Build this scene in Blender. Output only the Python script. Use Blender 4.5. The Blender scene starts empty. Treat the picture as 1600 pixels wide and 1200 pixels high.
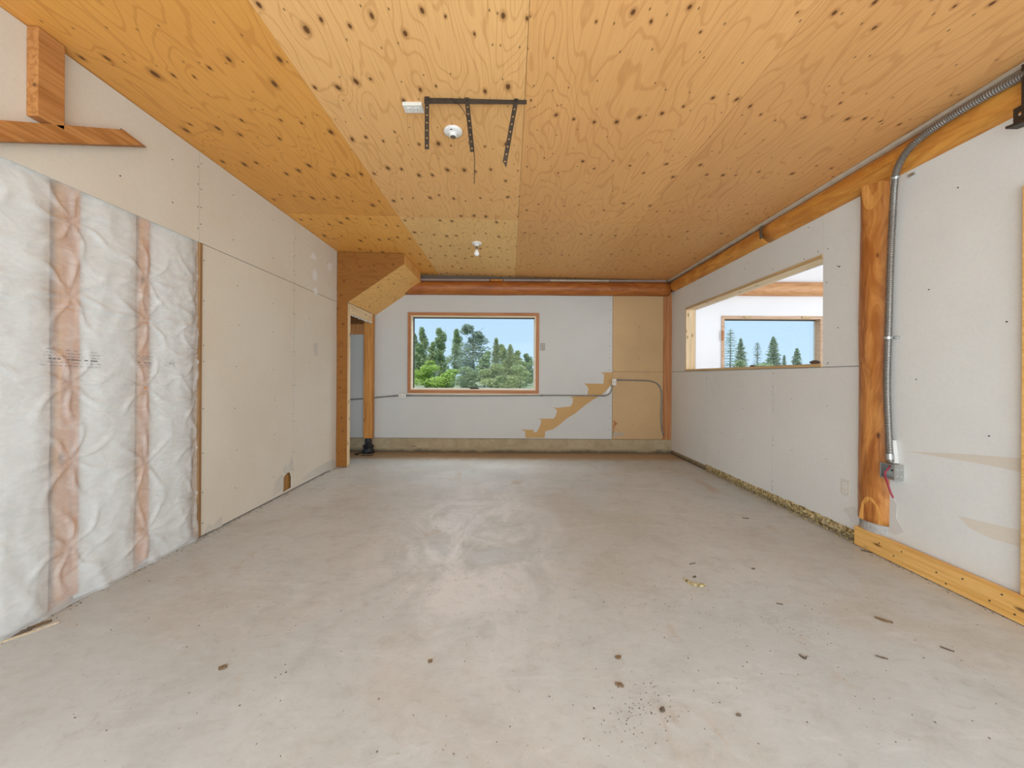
import bpy, bmesh, math, random
from mathutils import Vector, Matrix, noise as mnoise

random.seed(7)
S = bpy.context.scene
COL = S.collection

# ------------------------------------------------------------------ camera
F, VX, VY, ROLL, EYE = 600.0, 797.0, 589.0, 0.006, 1.2
cd = bpy.data.cameras.new('camera')
cam = bpy.data.objects.new('camera', cd)
COL.objects.link(cam)
cd.sensor_width = 36.0
cd.sensor_fit = 'HORIZONTAL'
cd.lens = 36.0 * F / 1600.0
cd.shift_x = (800 - VX) / 1600.0
cd.shift_y = (VY - 600) / 1600.0
cd.clip_start = 0.02
cd.clip_end = 900
cam.matrix_world = Matrix.Translation((0, 0, EYE)) @ Matrix.Rotation(math.pi / 2, 4, 'X') @ Matrix.Rotation(ROLL, 4, 'Z')
S.camera = cam

# ------------------------------------------------------------------ world, sun, added fill lamps
W = bpy.data.worlds.new('sky')
S.world = W
W.use_nodes = True
nt = W.node_tree
nt.nodes.clear()
wo = nt.nodes.new('ShaderNodeOutputWorld')
bg = nt.nodes.new('ShaderNodeBackground')
tc = nt.nodes.new('ShaderNodeTexCoord')
sx = nt.nodes.new('ShaderNodeSeparateXYZ')
cr = nt.nodes.new('ShaderNodeValToRGB')
cr.color_ramp.elements[0].position = 0.0
cr.color_ramp.elements[0].color = (0.60, 0.80, 0.97, 1)
cr.color_ramp.elements[1].position = 0.9
cr.color_ramp.elements[1].color = (0.26, 0.46, 0.80, 1)
e = cr.color_ramp.elements.new(0.25)
e.color = (0.50, 0.72, 0.97, 1)
nt.links.new(tc.outputs['Generated'], sx.inputs[0])
nt.links.new(sx.outputs['Z'], cr.inputs[0])
nt.links.new(cr.outputs[0], bg.inputs['Color'])
bg.inputs['Strength'].default_value = 1.0
nt.links.new(bg.outputs[0], wo.inputs['Surface'])

ld = bpy.data.lights.new('sun', 'SUN')
ld.energy = 2.6
ld.angle = math.radians(1.0)
ld.color = (1.0, 0.95, 0.87)
sun = bpy.data.objects.new('sun', ld)
COL.objects.link(sun)
sun.rotation_euler = Vector((0.30, 0.62, -0.95)).to_track_quat('-Z', 'Y').to_euler()


def area(name, loc, aim, w, h, energy, color):
    l = bpy.data.lights.new(name, 'AREA')
    l.shape = 'RECTANGLE'
    l.size, l.size_y = w, h
    l.energy = energy
    l.color = color
    o = bpy.data.objects.new(name, l)
    COL.objects.link(o)
    o.location = loc
    o.rotation_euler = (Vector(aim) - Vector(loc)).to_track_quat('-Z', 'Z').to_euler()
    return o


# lamps added to brighten the rooms, standing in for door and window daylight
area('door_fill_light', (0.1, -1.05, 1.25), (0.1, 5, 1.35), 4.4, 2.3, 168, (0.81, 0.925, 1.0))  # added area lamp behind the camera, lifts the whole interior
area('next_room_fill_light', (6.3, 3.2, 1.6), (2.6, 4.2, 1.7), 3.0, 2.2, 100, (0.95, 0.97, 1.0))  # added area lamp, brightens the next room's white walls
area('window_fill_light', (-0.58, 7.3, 3.3), (-0.2, 3.4, 0.0), 3.2, 1.3, 130, (0.93, 0.97, 1.0))  # added lamp outside, hidden above the window's view, brightens the far floor

S.view_settings.view_transform = 'Standard'
S.view_settings.look = 'None'
S.view_settings.gamma = 1
S.view_settings.use_curve_mapping = False
S.view_settings.exposure = 0.06
S.cycles.max_bounces = 10
S.cycles.diffuse_bounces = 6
S.cycles.transparent_max_bounces = 12
S.cycles.use_denoising = True

# ------------------------------------------------------------------ pixel -> place
def ray(px, py):
    dx, dy = px - VX, py - VY
    c, s = math.cos(ROLL), math.sin(ROLL)
    return Vector(((dx * c + dy * s) / F, 1.0, -(dy * c - dx * s) / F))


def onX(px, py, X):
    r = ray(px, py); t = X / r.x
    return Vector((X, t, EYE + r.z * t))


def onY(px, py, Y):
    r = ray(px, py)
    return Vector((r.x * Y, Y, EYE + r.z * Y))


def onZ(px, py, Z):
    r = ray(px, py); t = (Z - EYE) / r.z
    return Vector((r.x * t, t, Z))


def ceil_z(x):
    return 2.787 - 0.022 * x


def onC(px, py):
    z = 2.787
    for _ in range(6):
        p = onZ(px, py, z); z = ceil_z(p.x)
    return p


XL, XR, YB, Y0 = -2.277, 2.56, 6.10, -1.15

# ------------------------------------------------------------------ node helpers
class NB:
    def __init__(self, name):
        self.m = bpy.data.materials.new(name)
        self.m.use_nodes = True
        self.t = self.m.node_tree
        self.t.nodes.clear()
        self.out = self.t.nodes.new('ShaderNodeOutputMaterial')
        self.tc = self.t.nodes.new('ShaderNodeTexCoord')

    def n(self, kind, **kw):
        nd = self.t.nodes.new('ShaderNode' + kind)
        for k, v in kw.items():
            setattr(nd, k, v)
        return nd

    def link(self, a, b):
        self.t.links.new(a, b)

    def put(self, sock, v):
        if v is None:
            return
        if isinstance(v, bpy.types.NodeSocket):
            self.link(v, sock)
        elif isinstance(v, (tuple, list)) and len(v) == 3 and sock.type == 'RGBA':
            sock.default_value = (*v, 1)
        else:
            sock.default_value = v

    def mapping(self, scale=(1, 1, 1), loc=(0, 0, 0), src=None, rot=(0, 0, 0)):
        mp = self.n('Mapping')
        mp.inputs['Scale'].default_value = scale
        mp.inputs['Location'].default_value = loc
        mp.inputs['Rotation'].default_value = rot
        self.link(src or self.tc.outputs['Object'], mp.inputs['Vector'])
        return mp.outputs[0]

    def noise(self, vec, scale=1.0, detail=3.0, rough=0.55, dist=0.0):
        nd = self.n('TexNoise')
        self.put(nd.inputs['Vector'], vec)
        nd.inputs['Scale'].default_value = scale
        nd.inputs['Detail'].default_value = detail
        nd.inputs['Roughness'].default_value = rough
        nd.inputs['Distortion'].default_value = dist
        return nd.outputs[0]

    def math(self, op, a, b=None, c=None, clamp=False):
        nd = self.n('Math', operation=op, use_clamp=clamp)
        self.put(nd.inputs[0], a)
        if b is not None: self.put(nd.inputs[1], b)
        if c is not None: self.put(nd.inputs[2], c)
        return nd.outputs[0]

    def vmath(self, op, a, b=None):
        nd = self.n('VectorMath', operation=op)
        self.put(nd.inputs[0], a)
        if b is not None: self.put(nd.inputs[1], b)
        return nd.outputs['Value'] if op in ('LENGTH', 'DOT_PRODUCT', 'DISTANCE') else nd.outputs[0]

    def ramp(self, fac, lo, hi, a=0.0, b=1.0, smooth=True):
        nd = self.n('MapRange', interpolation_type='SMOOTHSTEP' if smooth else 'LINEAR')
        self.put(nd.inputs['Value'], fac)
        self.put(nd.inputs['From Min'], lo)
        self.put(nd.inputs['From Max'], hi)
        self.put(nd.inputs['To Min'], a)
        self.put(nd.inputs['To Max'], b)
        return nd.outputs[0]

    def mix(self, fac, a, b, mode='MIX'):
        nd = self.n('MixRGB', blend_type=mode)
        self.put(nd.inputs[0], fac)
        self.put(nd.inputs[1], a)
        self.put(nd.inputs[2], b)
        return nd.outputs[0]

    def attr(self, name):
        nd = self.n('Attribute', attribute_type='OBJECT', attribute_name=name)
        return nd

    def bump(self, h, strength=0.2, dist=0.01):
        nd = self.n('Bump')
        nd.inputs['Strength'].default_value = strength
        nd.inputs['Distance'].default_value = dist
        self.put(nd.inputs['Height'], h)
        return nd.outputs[0]

    def bsdf(self, color, rough=0.6, metal=0.0, normal=None, spec=0.5, **kw):
        nd = self.n('BsdfPrincipled')
        self.put(nd.inputs['Base Color'], color)
        self.put(nd.inputs['Roughness'], rough)
        nd.inputs['Metallic'].default_value = metal
        nd.inputs['Specular IOR Level'].default_value = spec
        if normal is not None:
            self.link(normal, nd.inputs['Normal'])
        for k, v in kw.items():
            self.put(nd.inputs[k], v)
        self.link(nd.outputs[0], self.out.inputs[0])
        return nd

    def sep(self, vec=None):
        nd = self.n('SeparateXYZ')
        self.link(vec or self.tc.outputs['Object'], nd.inputs[0])
        return nd.outputs


def plain(name, color, rough=0.6, metal=0.0, var=0.06, scale=20, spec=0.5):
    b = NB(name)
    f = b.noise(b.mapping(), scale, 3)
    c = b.mix(f, tuple(max(0, x * (1 - 2 * var)) for x in color), tuple(min(1, x * (1 + 2 * var)) for x in color))
    b.bsdf(c, rough, metal, spec=spec)
    return b.m


def plywood(name, light, dark, knot=(0.12, 0.43), knot_r=(0.011, 0.019), seed=0.0, knots=1.0, swap=False, amp=1.0):
    """Rotary-cut plywood: cathedral growth lines, fine fibres and rows of knots."""
    b = NB(name)
    src = b.tc.outputs['Object']
    if swap:                                      # panel standing in X-Z
        s = b.sep()
        cb = b.n('CombineXYZ')
        b.link(s[swap[0]], cb.inputs[0]); b.link(s[swap[1]], cb.inputs[1])
        src = cb.outputs[0]
    base = b.mapping(loc=(seed, seed * 1.7, 0), src=src)
    wob = b.n('TexNoise'); b.link(base, wob.inputs['Vector'])
    wob.inputs['Scale'].default_value = 3.0
    off = b.vmath('MULTIPLY', b.vmath('SUBTRACT', wob.outputs['Color'], (0.5, 0.5, 0.5)), (0.06, 0.055, 0))
    warped = b.vmath('ADD', base, off)
    flat = b.vmath('MULTIPLY', warped, (1 / knot[0], 1 / knot[1], 0))
    vo = b.n('TexVoronoi', voronoi_dimensions='2D', feature='F1')
    b.link(flat, vo.inputs['Vector'])
    vo.inputs['Scale'].default_value = 1.0
    vo.inputs['Randomness'].default_value = 0.42
    d = b.vmath('SUBTRACT', flat, vo.outputs['Position'])
    d = b.vmath('MULTIPLY', d, (knot[0] / knot_r[0], knot[1] / knot_r[1], 0))
    rad = b.vmath('LENGTH', d)
    cs = b.n('SeparateColor'); b.link(vo.outputs['Color'], cs.inputs[0])
    size = b.ramp(cs.outputs[0], 0, 1, 0.42, 1.15, smooth=False)
    rad = b.math('DIVIDE', rad, size)
    core = b.ramp(rad, 0.65, 1.1, 1, 0)
    halo = b.ramp(rad, 0.8, 2.6, 1, 0)
    # pin knots and plugged specks
    vp = b.n('TexVoronoi', voronoi_dimensions='2D', feature='F1')
    b.link(b.vmath('MULTIPLY', base, (9, 5, 0)), vp.inputs['Vector'])
    vp.inputs['Scale'].default_value = 1.0
    pc = b.n('SeparateColor'); b.link(vp.outputs['Color'], pc.inputs[0])
    pin = b.math('MULTIPLY', b.ramp(vp.outputs['Distance'], 0.02, 0.055, 1, 0), b.ramp(pc.outputs[1], 0.5, 0.52, 0, 1))
    # growth rings, bent round the knots
    fld = b.noise(b.vmath('MULTIPLY', base, (3.2, 0.75, 1)), 1.0, 2.0, 0.45)
    ph = b.math('ADD', b.math('MULTIPLY', fld, 150.0 * amp), b.math('MULTIPLY', b.math('EXPONENT', b.math('MULTIPLY', rad, -0.45)), 7.0))
    ring = b.math('SINE', ph)
    line = b.ramp(ring, 0.70, 1.0, 0, 1)
    fib = b.noise(b.vmath('MULTIPLY', base, (130, 3.0, 1)), 1.0, 3, 0.6)
    big = b.noise(b.vmath('MULTIPLY', base, (1.6, 0.5, 1)), 1.0, 2)
    col = b.mix(b.ramp(big, 0.3, 0.7), light, tuple(l * 0.86 + k * 0.14 for l, k in zip(light, dark)))
    col = b.mix(b.math('MULTIPLY', line, 0.30), col, dark)
    col = b.mix(b.ramp(fib, 0.45, 0.75, 0, 0.30), col, dark)
    col = b.mix(b.math('MULTIPLY', halo, 0.55 * knots), col, tuple(k * 0.75 for k in dark))
    col = b.mix(b.math('MULTIPLY', core, 0.85 * knots), col, (0.075, 0.026, 0.008))
    col = b.mix(b.math('MULTIPLY', pin, 0.7), col, (0.07, 0.03, 0.012))
    tone = b.attr('tone')
    col = b.mix(1.0, col, tone.outputs['Color'], 'MULTIPLY')
    b.bsdf(col, 0.55, normal=b.bump(b.math('ADD', fib, line), 0.12, 0.003), spec=0.3)
    return b.m


def lumber(name, light, dark, axis=1, rough=0.5, knots=True, seed=0.0):
    """Sawn board with grain running along one axis (0 x, 1 y, 2 z)."""
    b = NB(name)
    sc = [38.0, 38.0, 38.0]; sc[axis] = 1.6
    p = b.mapping(loc=(seed, seed, seed))
    fld = b.noise(b.vmath('MULTIPLY', p, tuple(sc)), 1.0, 3, 0.6, 0.6)
    sc2 = [150.0] * 3; sc2[axis] = 5.0
    fib = b.noise(b.vmath('MULTIPLY', p, tuple(sc2)), 1.0, 2)
    col = b.mix(b.ramp(fld, 0.35, 0.68), light, dark)
    col = b.mix(b.ramp(fib, 0.45, 0.7, 0, 0.25), col, tuple(x * 0.6 for x in dark))
    if knots:
        ks = [17.0] * 3; ks[axis] = 5.5
        vo = b.n('TexVoronoi', feature='F1'); b.link(b.vmath('MULTIPLY', p, tuple(ks)), vo.inputs['Vector'])
        vo.inputs['Scale'].default_value = 1.0
        cs = b.n('SeparateColor'); b.link(vo.outputs['Color'], cs.inputs[0])
        k = b.math('MULTIPLY', b.ramp(vo.outputs['Distance'], 0.09, 0.24, 1, 0), b.ramp(cs.outputs[0], 0.55, 0.6))
        col = b.mix(b.math('MULTIPLY', k, 0.85), col, (0.11, 0.042, 0.014))
    b.bsdf(col, rough, normal=b.bump(fib, 0.15, 0.002), spec=0.35)
    return b.m


def logwood(name, light, mid, dark, axis=1, seed=0.0, rough=0.42):
    """Peeled and oiled log: streaks along the stem, drawknife facets, dark blotches and knots."""
    b = NB(name)
    p = b.mapping(loc=(seed, seed * 0.7, seed * 1.3))
    sc = [26.0] * 3; sc[axis] = 2.2
    st = b.noise(b.vmath('MULTIPLY', p, tuple(sc)), 1.0, 4, 0.6, 0.8)
    sb = [9.0] * 3; sb[axis] = 2.4
    bl = b.noise(b.vmath('MULTIPLY', p, tuple(sb)), 1.0, 3, 0.6, 1.5)
    col = b.mix(b.ramp(bl, 0.32, 0.66), light, mid)
    col = b.mix(b.ramp(st, 0.5, 0.78, 0, 0.75), col, dark)
    ks = [11.0] * 3; ks[axis] = 5.0
    vo = b.n('TexVoronoi', feature='F1'); b.link(b.vmath('MULTIPLY', p, tuple(ks)), vo.inputs['Vector'])
    vo.inputs['Scale'].default_value = 1.0
    cs = b.n('SeparateColor'); b.link(vo.outputs['Color'], cs.inputs[0])
    k = b.math('MULTIPLY', b.ramp(vo.outputs['Distance'], 0.05, 0.16, 1, 0), b.ramp(cs.outputs[0], 0.66, 0.7))
    col = b.mix(b.math('MULTIPLY', k, 0.9), col, (0.06, 0.018, 0.006))
    b.bsdf(col, rough, normal=b.bump(b.math('ADD', bl, b.math('MULTIPLY', st, 0.4)), 0.35, 0.012), spec=0.4)
    return b.m


def drywall(name, color, mottled=0.05, warm=None, scuff=0.25, rough=0.75):
    b = NB(name)
    p = b.mapping()
    big = b.noise(p, 1.3, 4, 0.6)
    fine = b.noise(p, 60, 3, 0.6)
    c2 = warm or tuple(x * (1 - 2 * mottled) for x in color)
    col = b.mix(b.ramp(big, 0.35, 0.7), color, c2)
    col = b.mix(b.ramp(fine, 0.4, 0.7, 0, 0.12), col, tuple(x * 0.72 for x in color))
    sm = b.noise(b.mapping(scale=(2.3, 2.3, 5.0)), 1.0, 5, 0.7, 0.5)
    col = b.mix(b.ramp(sm, 0.64, 0.78, 0, scuff), col, tuple(x * 0.78 for x in color))
    b.bsdf(col, rough, normal=b.bump(fine, 0.06, 0.001), spec=0.25)
    return b.m


# ------------------------------------------------------------------ materials
M = {}
M['ply_mid'] = plywood('plywood_middle', (0.78, 0.455, 0.185), (0.45, 0.19, 0.05), (0.118, 0.43), (0.0125, 0.0215), 0.3)
M['ply_left'] = plywood('plywood_orange', (0.72, 0.345, 0.085), (0.40, 0.145, 0.025), (0.125, 0.50), (0.0135, 0.027), 2.1, amp=0.8)
M['ply_right'] = plywood('plywood_plain', (0.70, 0.365, 0.135), (0.42, 0.165, 0.045), (0.122, 0.64), (0.0105, 0.0145), 4.4, amp=0.8)
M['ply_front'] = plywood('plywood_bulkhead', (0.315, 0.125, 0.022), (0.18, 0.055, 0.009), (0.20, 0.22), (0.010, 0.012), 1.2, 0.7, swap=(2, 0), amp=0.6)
M['ply_soffit'] = plywood('plywood_soffit', (0.80, 0.45, 0.14), (0.50, 0.21, 0.05), (0.14, 0.2), (0.009, 0.014), 5.2, 0.8, amp=0.8)
M['log_y'] = logwood('peeled_log_beam', (0.66, 0.30, 0.055), (0.50, 0.185, 0.028), (0.27, 0.085, 0.014), 1)
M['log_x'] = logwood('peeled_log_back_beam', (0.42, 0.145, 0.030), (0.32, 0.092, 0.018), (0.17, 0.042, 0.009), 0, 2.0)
M['log_pale'] = logwood('pale_log', (0.62, 0.33, 0.14), (0.52, 0.24, 0.09), (0.36, 0.15, 0.05), 0, 7.0)
M['log_z'] = logwood('peeled_log_post', (0.60, 0.26, 0.065), (0.36, 0.115, 0.020), (0.19, 0.052, 0.010), 2, 4.0)
M['log_cut'] = lumber('cut_log_face', (0.70, 0.34, 0.09), (0.54, 0.23, 0.05), 2, 0.55, False, 1.1)
M['post'] = lumber('fir_post', (0.62, 0.27, 0.055), (0.43, 0.155, 0.025), 2, 0.5)
M['stud'] = lumber('stud', (0.66, 0.30, 0.09), (0.48, 0.18, 0.05), 2, 0.6)
M['plank'] = lumber('base_plank', (0.82, 0.50, 0.17), (0.70, 0.37, 0.09), 1, 0.5, True, 0.6)
M['pale_y'] = lumber('pale_lumber_y', (0.80, 0.64, 0.42), (0.66, 0.47, 0.26), 1, 0.6)
M['pale_z'] = lumber('pale_lumber_z', (0.80, 0.62, 0.40), (0.68, 0.48, 0.26), 2, 0.6)
M['tan_y'] = lumber('tan_lumber_y', (0.62, 0.45, 0.24), (0.48, 0.31, 0.14), 1, 0.6, False)
M['rough_frame'] = lumber('rough_frame', (0.66, 0.46, 0.32), (0.54, 0.34, 0.21), 0, 0.6, False)
M['brace'] = lumber('brace_lumber', (0.52, 0.24, 0.075), (0.36, 0.14, 0.035), 1, 0.6)
M['casing'] = lumber('window_casing', (0.50, 0.22, 0.085), (0.36, 0.135, 0.045), 0, 0.5, False)
M['casing_z'] = lumber('window_casing_upright', (0.50, 0.22, 0.085), (0.36, 0.135, 0.045), 2, 0.5, False)
M['jamb'] = lumber('window_jamb', (0.80, 0.68, 0.52), (0.70, 0.56, 0.38), 0, 0.5, False)
M['board_left'] = drywall('drywall_paper', (0.660, 0.605, 0.515), 0.03, (0.640, 0.568, 0.465), 0.2)
M['board_right'] = drywall('drywall_painted', (0.725, 0.73, 0.705), 0.025, None, 0.2)
M['board_back'] = drywall('drywall_grey', (0.575, 0.565, 0.53), 0.02, None, 0.1)
M['board_tan'] = drywall('drywall_bare_tan', (0.56, 0.37, 0.19), 0.05, None, 0.25)
M['paper_tan'] = drywall('torn_paper_tan', (0.56, 0.345, 0.145), 0.05, None, 0.15)
M['paper_pale'] = drywall('torn_paper_pale', (0.70, 0.645, 0.56), 0.05, None, 0.2)
M['paper_grey'] = drywall('joint_compound', (0.60, 0.56, 0.49), 0.08, None, 0.3)
M['compound'] = drywall('dry_compound', (0.665, 0.655, 0.63), 0.05, None, 0.3)
M['filler'] = drywall('white_filler', (0.74, 0.72, 0.69), 0.05, None, 0.2)
M['white_room'] = drywall('next_room_white', (0.86, 0.85, 0.85), 0.01, None, 0.0)
M['backing'] = plain('wall_core', (0.16, 0.12, 0.09), 0.9)
M['sheathing'] = plain('outer_sheathing', (0.35, 0.30, 0.24), 0.9)
M['hole_wood'] = lumber('wood_in_hole', (0.46, 0.24, 0.07), (0.34, 0.16, 0.04), 2, 0.7, False)
M['screw'] = plain('screw_head', (0.07, 0.065, 0.06), 0.5, 0.6)
M['steel_dark'] = plain('blackened_steel', (0.045, 0.032, 0.022), 0.5, 0.3, 0.25, 30)
M['galv'] = plain('galvanised_steel', (0.50, 0.50, 0.48), 0.38, 0.85, 0.12, 25)
M['flex'] = plain('flex_conduit', (0.30, 0.275, 0.245), 0.38, 0.75, 0.12, 40)
M['conduit'] = plain('grey_conduit', (0.24, 0.22, 0.20), 0.45, 0.5, 0.1, 30)
M['ceramic'] = plain('white_porcelain', (0.78, 0.76, 0.72), 0.3)
M['brass'] = plain('socket_shell', (0.22, 0.17, 0.12), 0.4, 0.6)
M['ivory'] = plain('ivory_plate', (0.66, 0.63, 0.56), 0.4)
M['ivory_dim'] = plain('beige_plate', (0.27, 0.24, 0.20), 0.5)
M['insert'] = plain('plate_insert', (0.44, 0.40, 0.34), 0.5)
M['slot'] = plain('socket_slot', (0.03, 0.03, 0.03), 0.6)
M['black'] = plain('black_rubber', (0.012, 0.012, 0.014), 0.5)
M['red'] = plain('red_wire', (0.32, 0.015, 0.045), 0.4)
M['foam_strip'] = plain('pale_sealing_strip', (0.46, 0.38, 0.29), 0.8, 0, 0.15, 12)
M['grey_strip'] = plain('grey_strip', (0.33, 0.25, 0.21), 0.8, 0, 0.12, 9)
M['chip_brown'] = plain('brown_chip', (0.15, 0.09, 0.045), 0.8, 0, 0.2, 60)
M['chip_pale'] = plain('pale_chip', (0.52, 0.42, 0.29), 0.8, 0, 0.3, 80)
M['crumb'] = plain('dark_crumb', (0.11, 0.08, 0.055), 0.9, 0, 0.3, 40)
M['edge'] = lumber('drywall_edge_strip', (0.34, 0.19, 0.08), (0.24, 0.125, 0.05), 2, 0.6, False)
M['ink'] = plain('print_ink', (0.10, 0.10, 0.12), 0.7)
M['batt'] = plain('glass_wool', (0.70, 0.71, 0.70), 0.95, 0, 0.06, 6)


def mk_insul():
    b = NB('straw_insulation')
    p = b.mapping()
    f = b.noise(p, 45, 4, 0.7)
    g = b.noise(p, 9, 3, 0.6)
    col = b.mix(b.ramp(f, 0.35, 0.65), (0.10, 0.08, 0.035), (0.62, 0.49, 0.25))
    col = b.mix(b.ramp(g, 0.5, 0.7, 0, 0.6), col, (0.56, 0.46, 0.30))
    b.bsdf(col, 0.95, normal=b.bump(f, 0.6, 0.01), spec=0.1)
    return b.m


M['straw'] = mk_insul()


def mk_concrete(name, floor=True):
    b = NB(name)
    p = b.mapping()
    big = b.noise(p, 0.9, 5, 0.62, 0.4)
    med = b.noise(p, 5.0, 5, 0.65)
    fine = b.noise(p, 70, 3, 0.6)
    if floor:
        col = b.mix(b.ramp(big, 0.3, 0.7), (0.462, 0.475, 0.462), (0.532, 0.538, 0.518))
        warm = b.noise(b.mapping(scale=(0.8, 0.9, 1), loc=(3.1, 1.2, 0)), 1.0, 5, 0.6, 0.6)
        col = b.mix(b.ramp(warm, 0.46, 0.72, 0, 0.6), col, (0.445, 0.40, 0.335))
        col = b.mix(b.ramp(med, 0.48, 0.72, 0, 0.32), col, (0.33, 0.315, 0.29))
        sw = b.noise(b.mapping(scale=(1.3, 4.6, 1), rot=(0, 0, 0.5)), 1.0, 6, 0.68, 1.2)
        col = b.mix(b.ramp(sw, 0.54, 0.70, 0, 0.5), col, (0.60, 0.60, 0.595))
        s = b.sep()                                                  # window's reflection painted into the slab colour, broken up with pale scuffs
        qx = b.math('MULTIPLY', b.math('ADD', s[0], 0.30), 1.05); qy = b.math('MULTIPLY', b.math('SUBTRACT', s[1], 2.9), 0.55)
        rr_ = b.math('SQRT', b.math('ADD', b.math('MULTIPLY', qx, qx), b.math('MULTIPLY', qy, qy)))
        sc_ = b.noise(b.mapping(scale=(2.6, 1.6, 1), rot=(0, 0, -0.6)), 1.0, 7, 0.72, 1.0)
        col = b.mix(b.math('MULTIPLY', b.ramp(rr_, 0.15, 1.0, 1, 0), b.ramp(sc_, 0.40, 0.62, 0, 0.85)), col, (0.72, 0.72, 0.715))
        st = b.noise(b.mapping(scale=(2.2, 1.0, 1), loc=(7, 2.2, 0)), 1.0, 6, 0.7, 0.3)
        col = b.mix(b.ramp(st, 0.60, 0.72, 0, 0.65), col, (0.40, 0.275, 0.165))
        mot = b.noise(b.mapping(scale=(1, 1.6, 1), rot=(0, 0, 0.35)), 13, 6, 0.75, 0.6)
        col = b.mix(b.ramp(mot, 0.50, 0.70, 0, 0.30), col, (0.30, 0.275, 0.245))
        col = b.mix(b.ramp(mot, 0.48, 0.30, 0, 0.30), col, (0.62, 0.62, 0.61))
        sp_ = b.noise(b.mapping(loc=(5, 1, 0)), 38, 2, 0.5)
        col = b.mix(b.ramp(sp_, 0.70, 0.76, 0, 0.45), col, (0.22, 0.17, 0.12))
        col = b.mix(b.ramp(fine, 0.55, 0.75, 0, 0.18), col, (0.30, 0.28, 0.26))
        edge = b.math('ADD', s[1], b.math('MULTIPLY', b.math('SUBTRACT', med, 0.5), 0.28))
        col = b.mix(b.ramp(edge, 5.46, 5.72, 0, 0.92), col, (0.40, 0.26, 0.135))      # swept dirt along the far kerb
        rough = b.ramp(b.math('ADD', big, b.math('MULTIPLY', med, 0.3)), 0.45, 0.85, 0.30, 0.55)
        b.bsdf(col, rough, normal=b.bump(b.math('ADD', fine, b.math('MULTIPLY', med, 2.0)), 0.08, 0.003), spec=0.45)
    else:
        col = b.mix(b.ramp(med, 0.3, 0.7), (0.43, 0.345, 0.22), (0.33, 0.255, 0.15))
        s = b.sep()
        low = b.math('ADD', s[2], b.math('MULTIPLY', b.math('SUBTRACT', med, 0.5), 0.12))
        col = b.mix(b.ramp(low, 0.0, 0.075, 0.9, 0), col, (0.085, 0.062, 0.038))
        pits = b.noise(b.mapping(scale=(3.5, 3.5, 16)), 1.0, 4, 0.7)
        col = b.mix(b.ramp(pits, 0.62, 0.7, 0, 0.7), col, (0.15, 0.11, 0.075))
        b.bsdf(col, 0.85, normal=b.bump(b.math('ADD', fine, med), 0.3, 0.006), spec=0.2)
    return b.m


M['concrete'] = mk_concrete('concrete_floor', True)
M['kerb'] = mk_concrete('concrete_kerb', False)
M['footing'] = plain('concrete_footing', (0.42, 0.41, 0.39), 0.85, 0, 0.2, 30)


def mk_poly():
    b = NB('clear_polyethylene')
    f = b.noise(b.mapping(scale=(1, 1, 1.6)), 9, 5, 0.6, 1.0)
    w = b.noise(b.mapping(scale=(1, 1, 2.5)), 28, 3, 0.6, 0.8)
    nrm = b.bump(b.math('ADD', f, b.math('MULTIPLY', w, 0.15)), 0.16, 0.02)
    tr = b.n('BsdfTransparent')
    pr = b.n('BsdfPrincipled')
    pr.inputs['Base Color'].default_value = (0.86, 0.87, 0.86, 1)
    pr.inputs['Roughness'].default_value = 0.13
    pr.inputs['Specular IOR Level'].default_value = 0.6
    b.link(nrm, pr.inputs['Normal'])
    mx = b.n('MixShader')
    b.put(mx.inputs[0], b.ramp(f, 0.3, 0.75, 0.34, 0.50))
    b.link(tr.outputs[0], mx.inputs[1]); b.link(pr.outputs[0], mx.inputs[2])
    b.link(mx.outputs[0], b.out.inputs[0])
    return b.m


M['poly'] = mk_poly()


def mk_glass(name, refl=0.05, tint=(0.97, 0.99, 0.99)):
    b = NB(name)
    tr = b.n('BsdfTransparent'); tr.inputs[0].default_value = (*tint, 1)
    gl = b.n('BsdfGlossy'); gl.inputs['Roughness'].default_value = 0.02
    mx = b.n('MixShader'); mx.inputs[0].default_value = refl
    b.link(tr.outputs[0], mx.inputs[1]); b.link(gl.outputs[0], mx.inputs[2])
    b.link(mx.outputs[0], b.out.inputs[0])
    return b.m


M['glass'] = mk_glass('window_glass', 0.004)


def mk_bulb():
    b = NB('frosted_bulb')
    b.bsdf((0.90, 0.90, 0.90), 0.15, spec=0.6)
    return b.m


M['bulb'] = mk_bulb()


def leafmat(name, a, c):
    b = NB(name)
    inf = b.n('NewGeometry')
    f = b.noise(b.mapping(), 0.7, 2)
    col = b.mix(b.ramp(f, 0.3, 0.7), a, c)
    col = b.mix(b.math('MULTIPLY', inf.outputs['Random Per Island'], 0.5), col, tuple(x * 1.5 for x in c))
    df = b.n('BsdfDiffuse'); b.link(col, df.inputs[0])
    tl = b.n('BsdfTranslucent'); b.link(col, tl.inputs[0])
    mx = b.n('MixShader'); mx.inputs[0].default_value = 0.35
    b.link(df.outputs[0], mx.inputs[1]); b.link(tl.outputs[0], mx.inputs[2])
    b.link(mx.outputs[0], b.out.inputs[0])
    return b.m


M['leaf_mid'] = leafmat('aspen_leaf', (0.33, 0.41, 0.22), (0.48, 0.55, 0.31))
M['leaf_bright'] = leafmat('bush_leaf', (0.38, 0.50, 0.13), (0.52, 0.64, 0.19))
M['leaf_olive'] = leafmat('cedar_leaf', (0.39, 0.44, 0.20), (0.52, 0.56, 0.28))
M['needle'] = leafmat('pine_needle', (0.27, 0.33, 0.24), (0.40, 0.46, 0.34))
M['spruce'] = leafmat('spruce_needle', (0.33, 0.41, 0.28), (0.45, 0.53, 0.35))
M['bark'] = plain('bark', (0.20, 0.18, 0.16), 0.9, 0, 0.2, 5)


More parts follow.
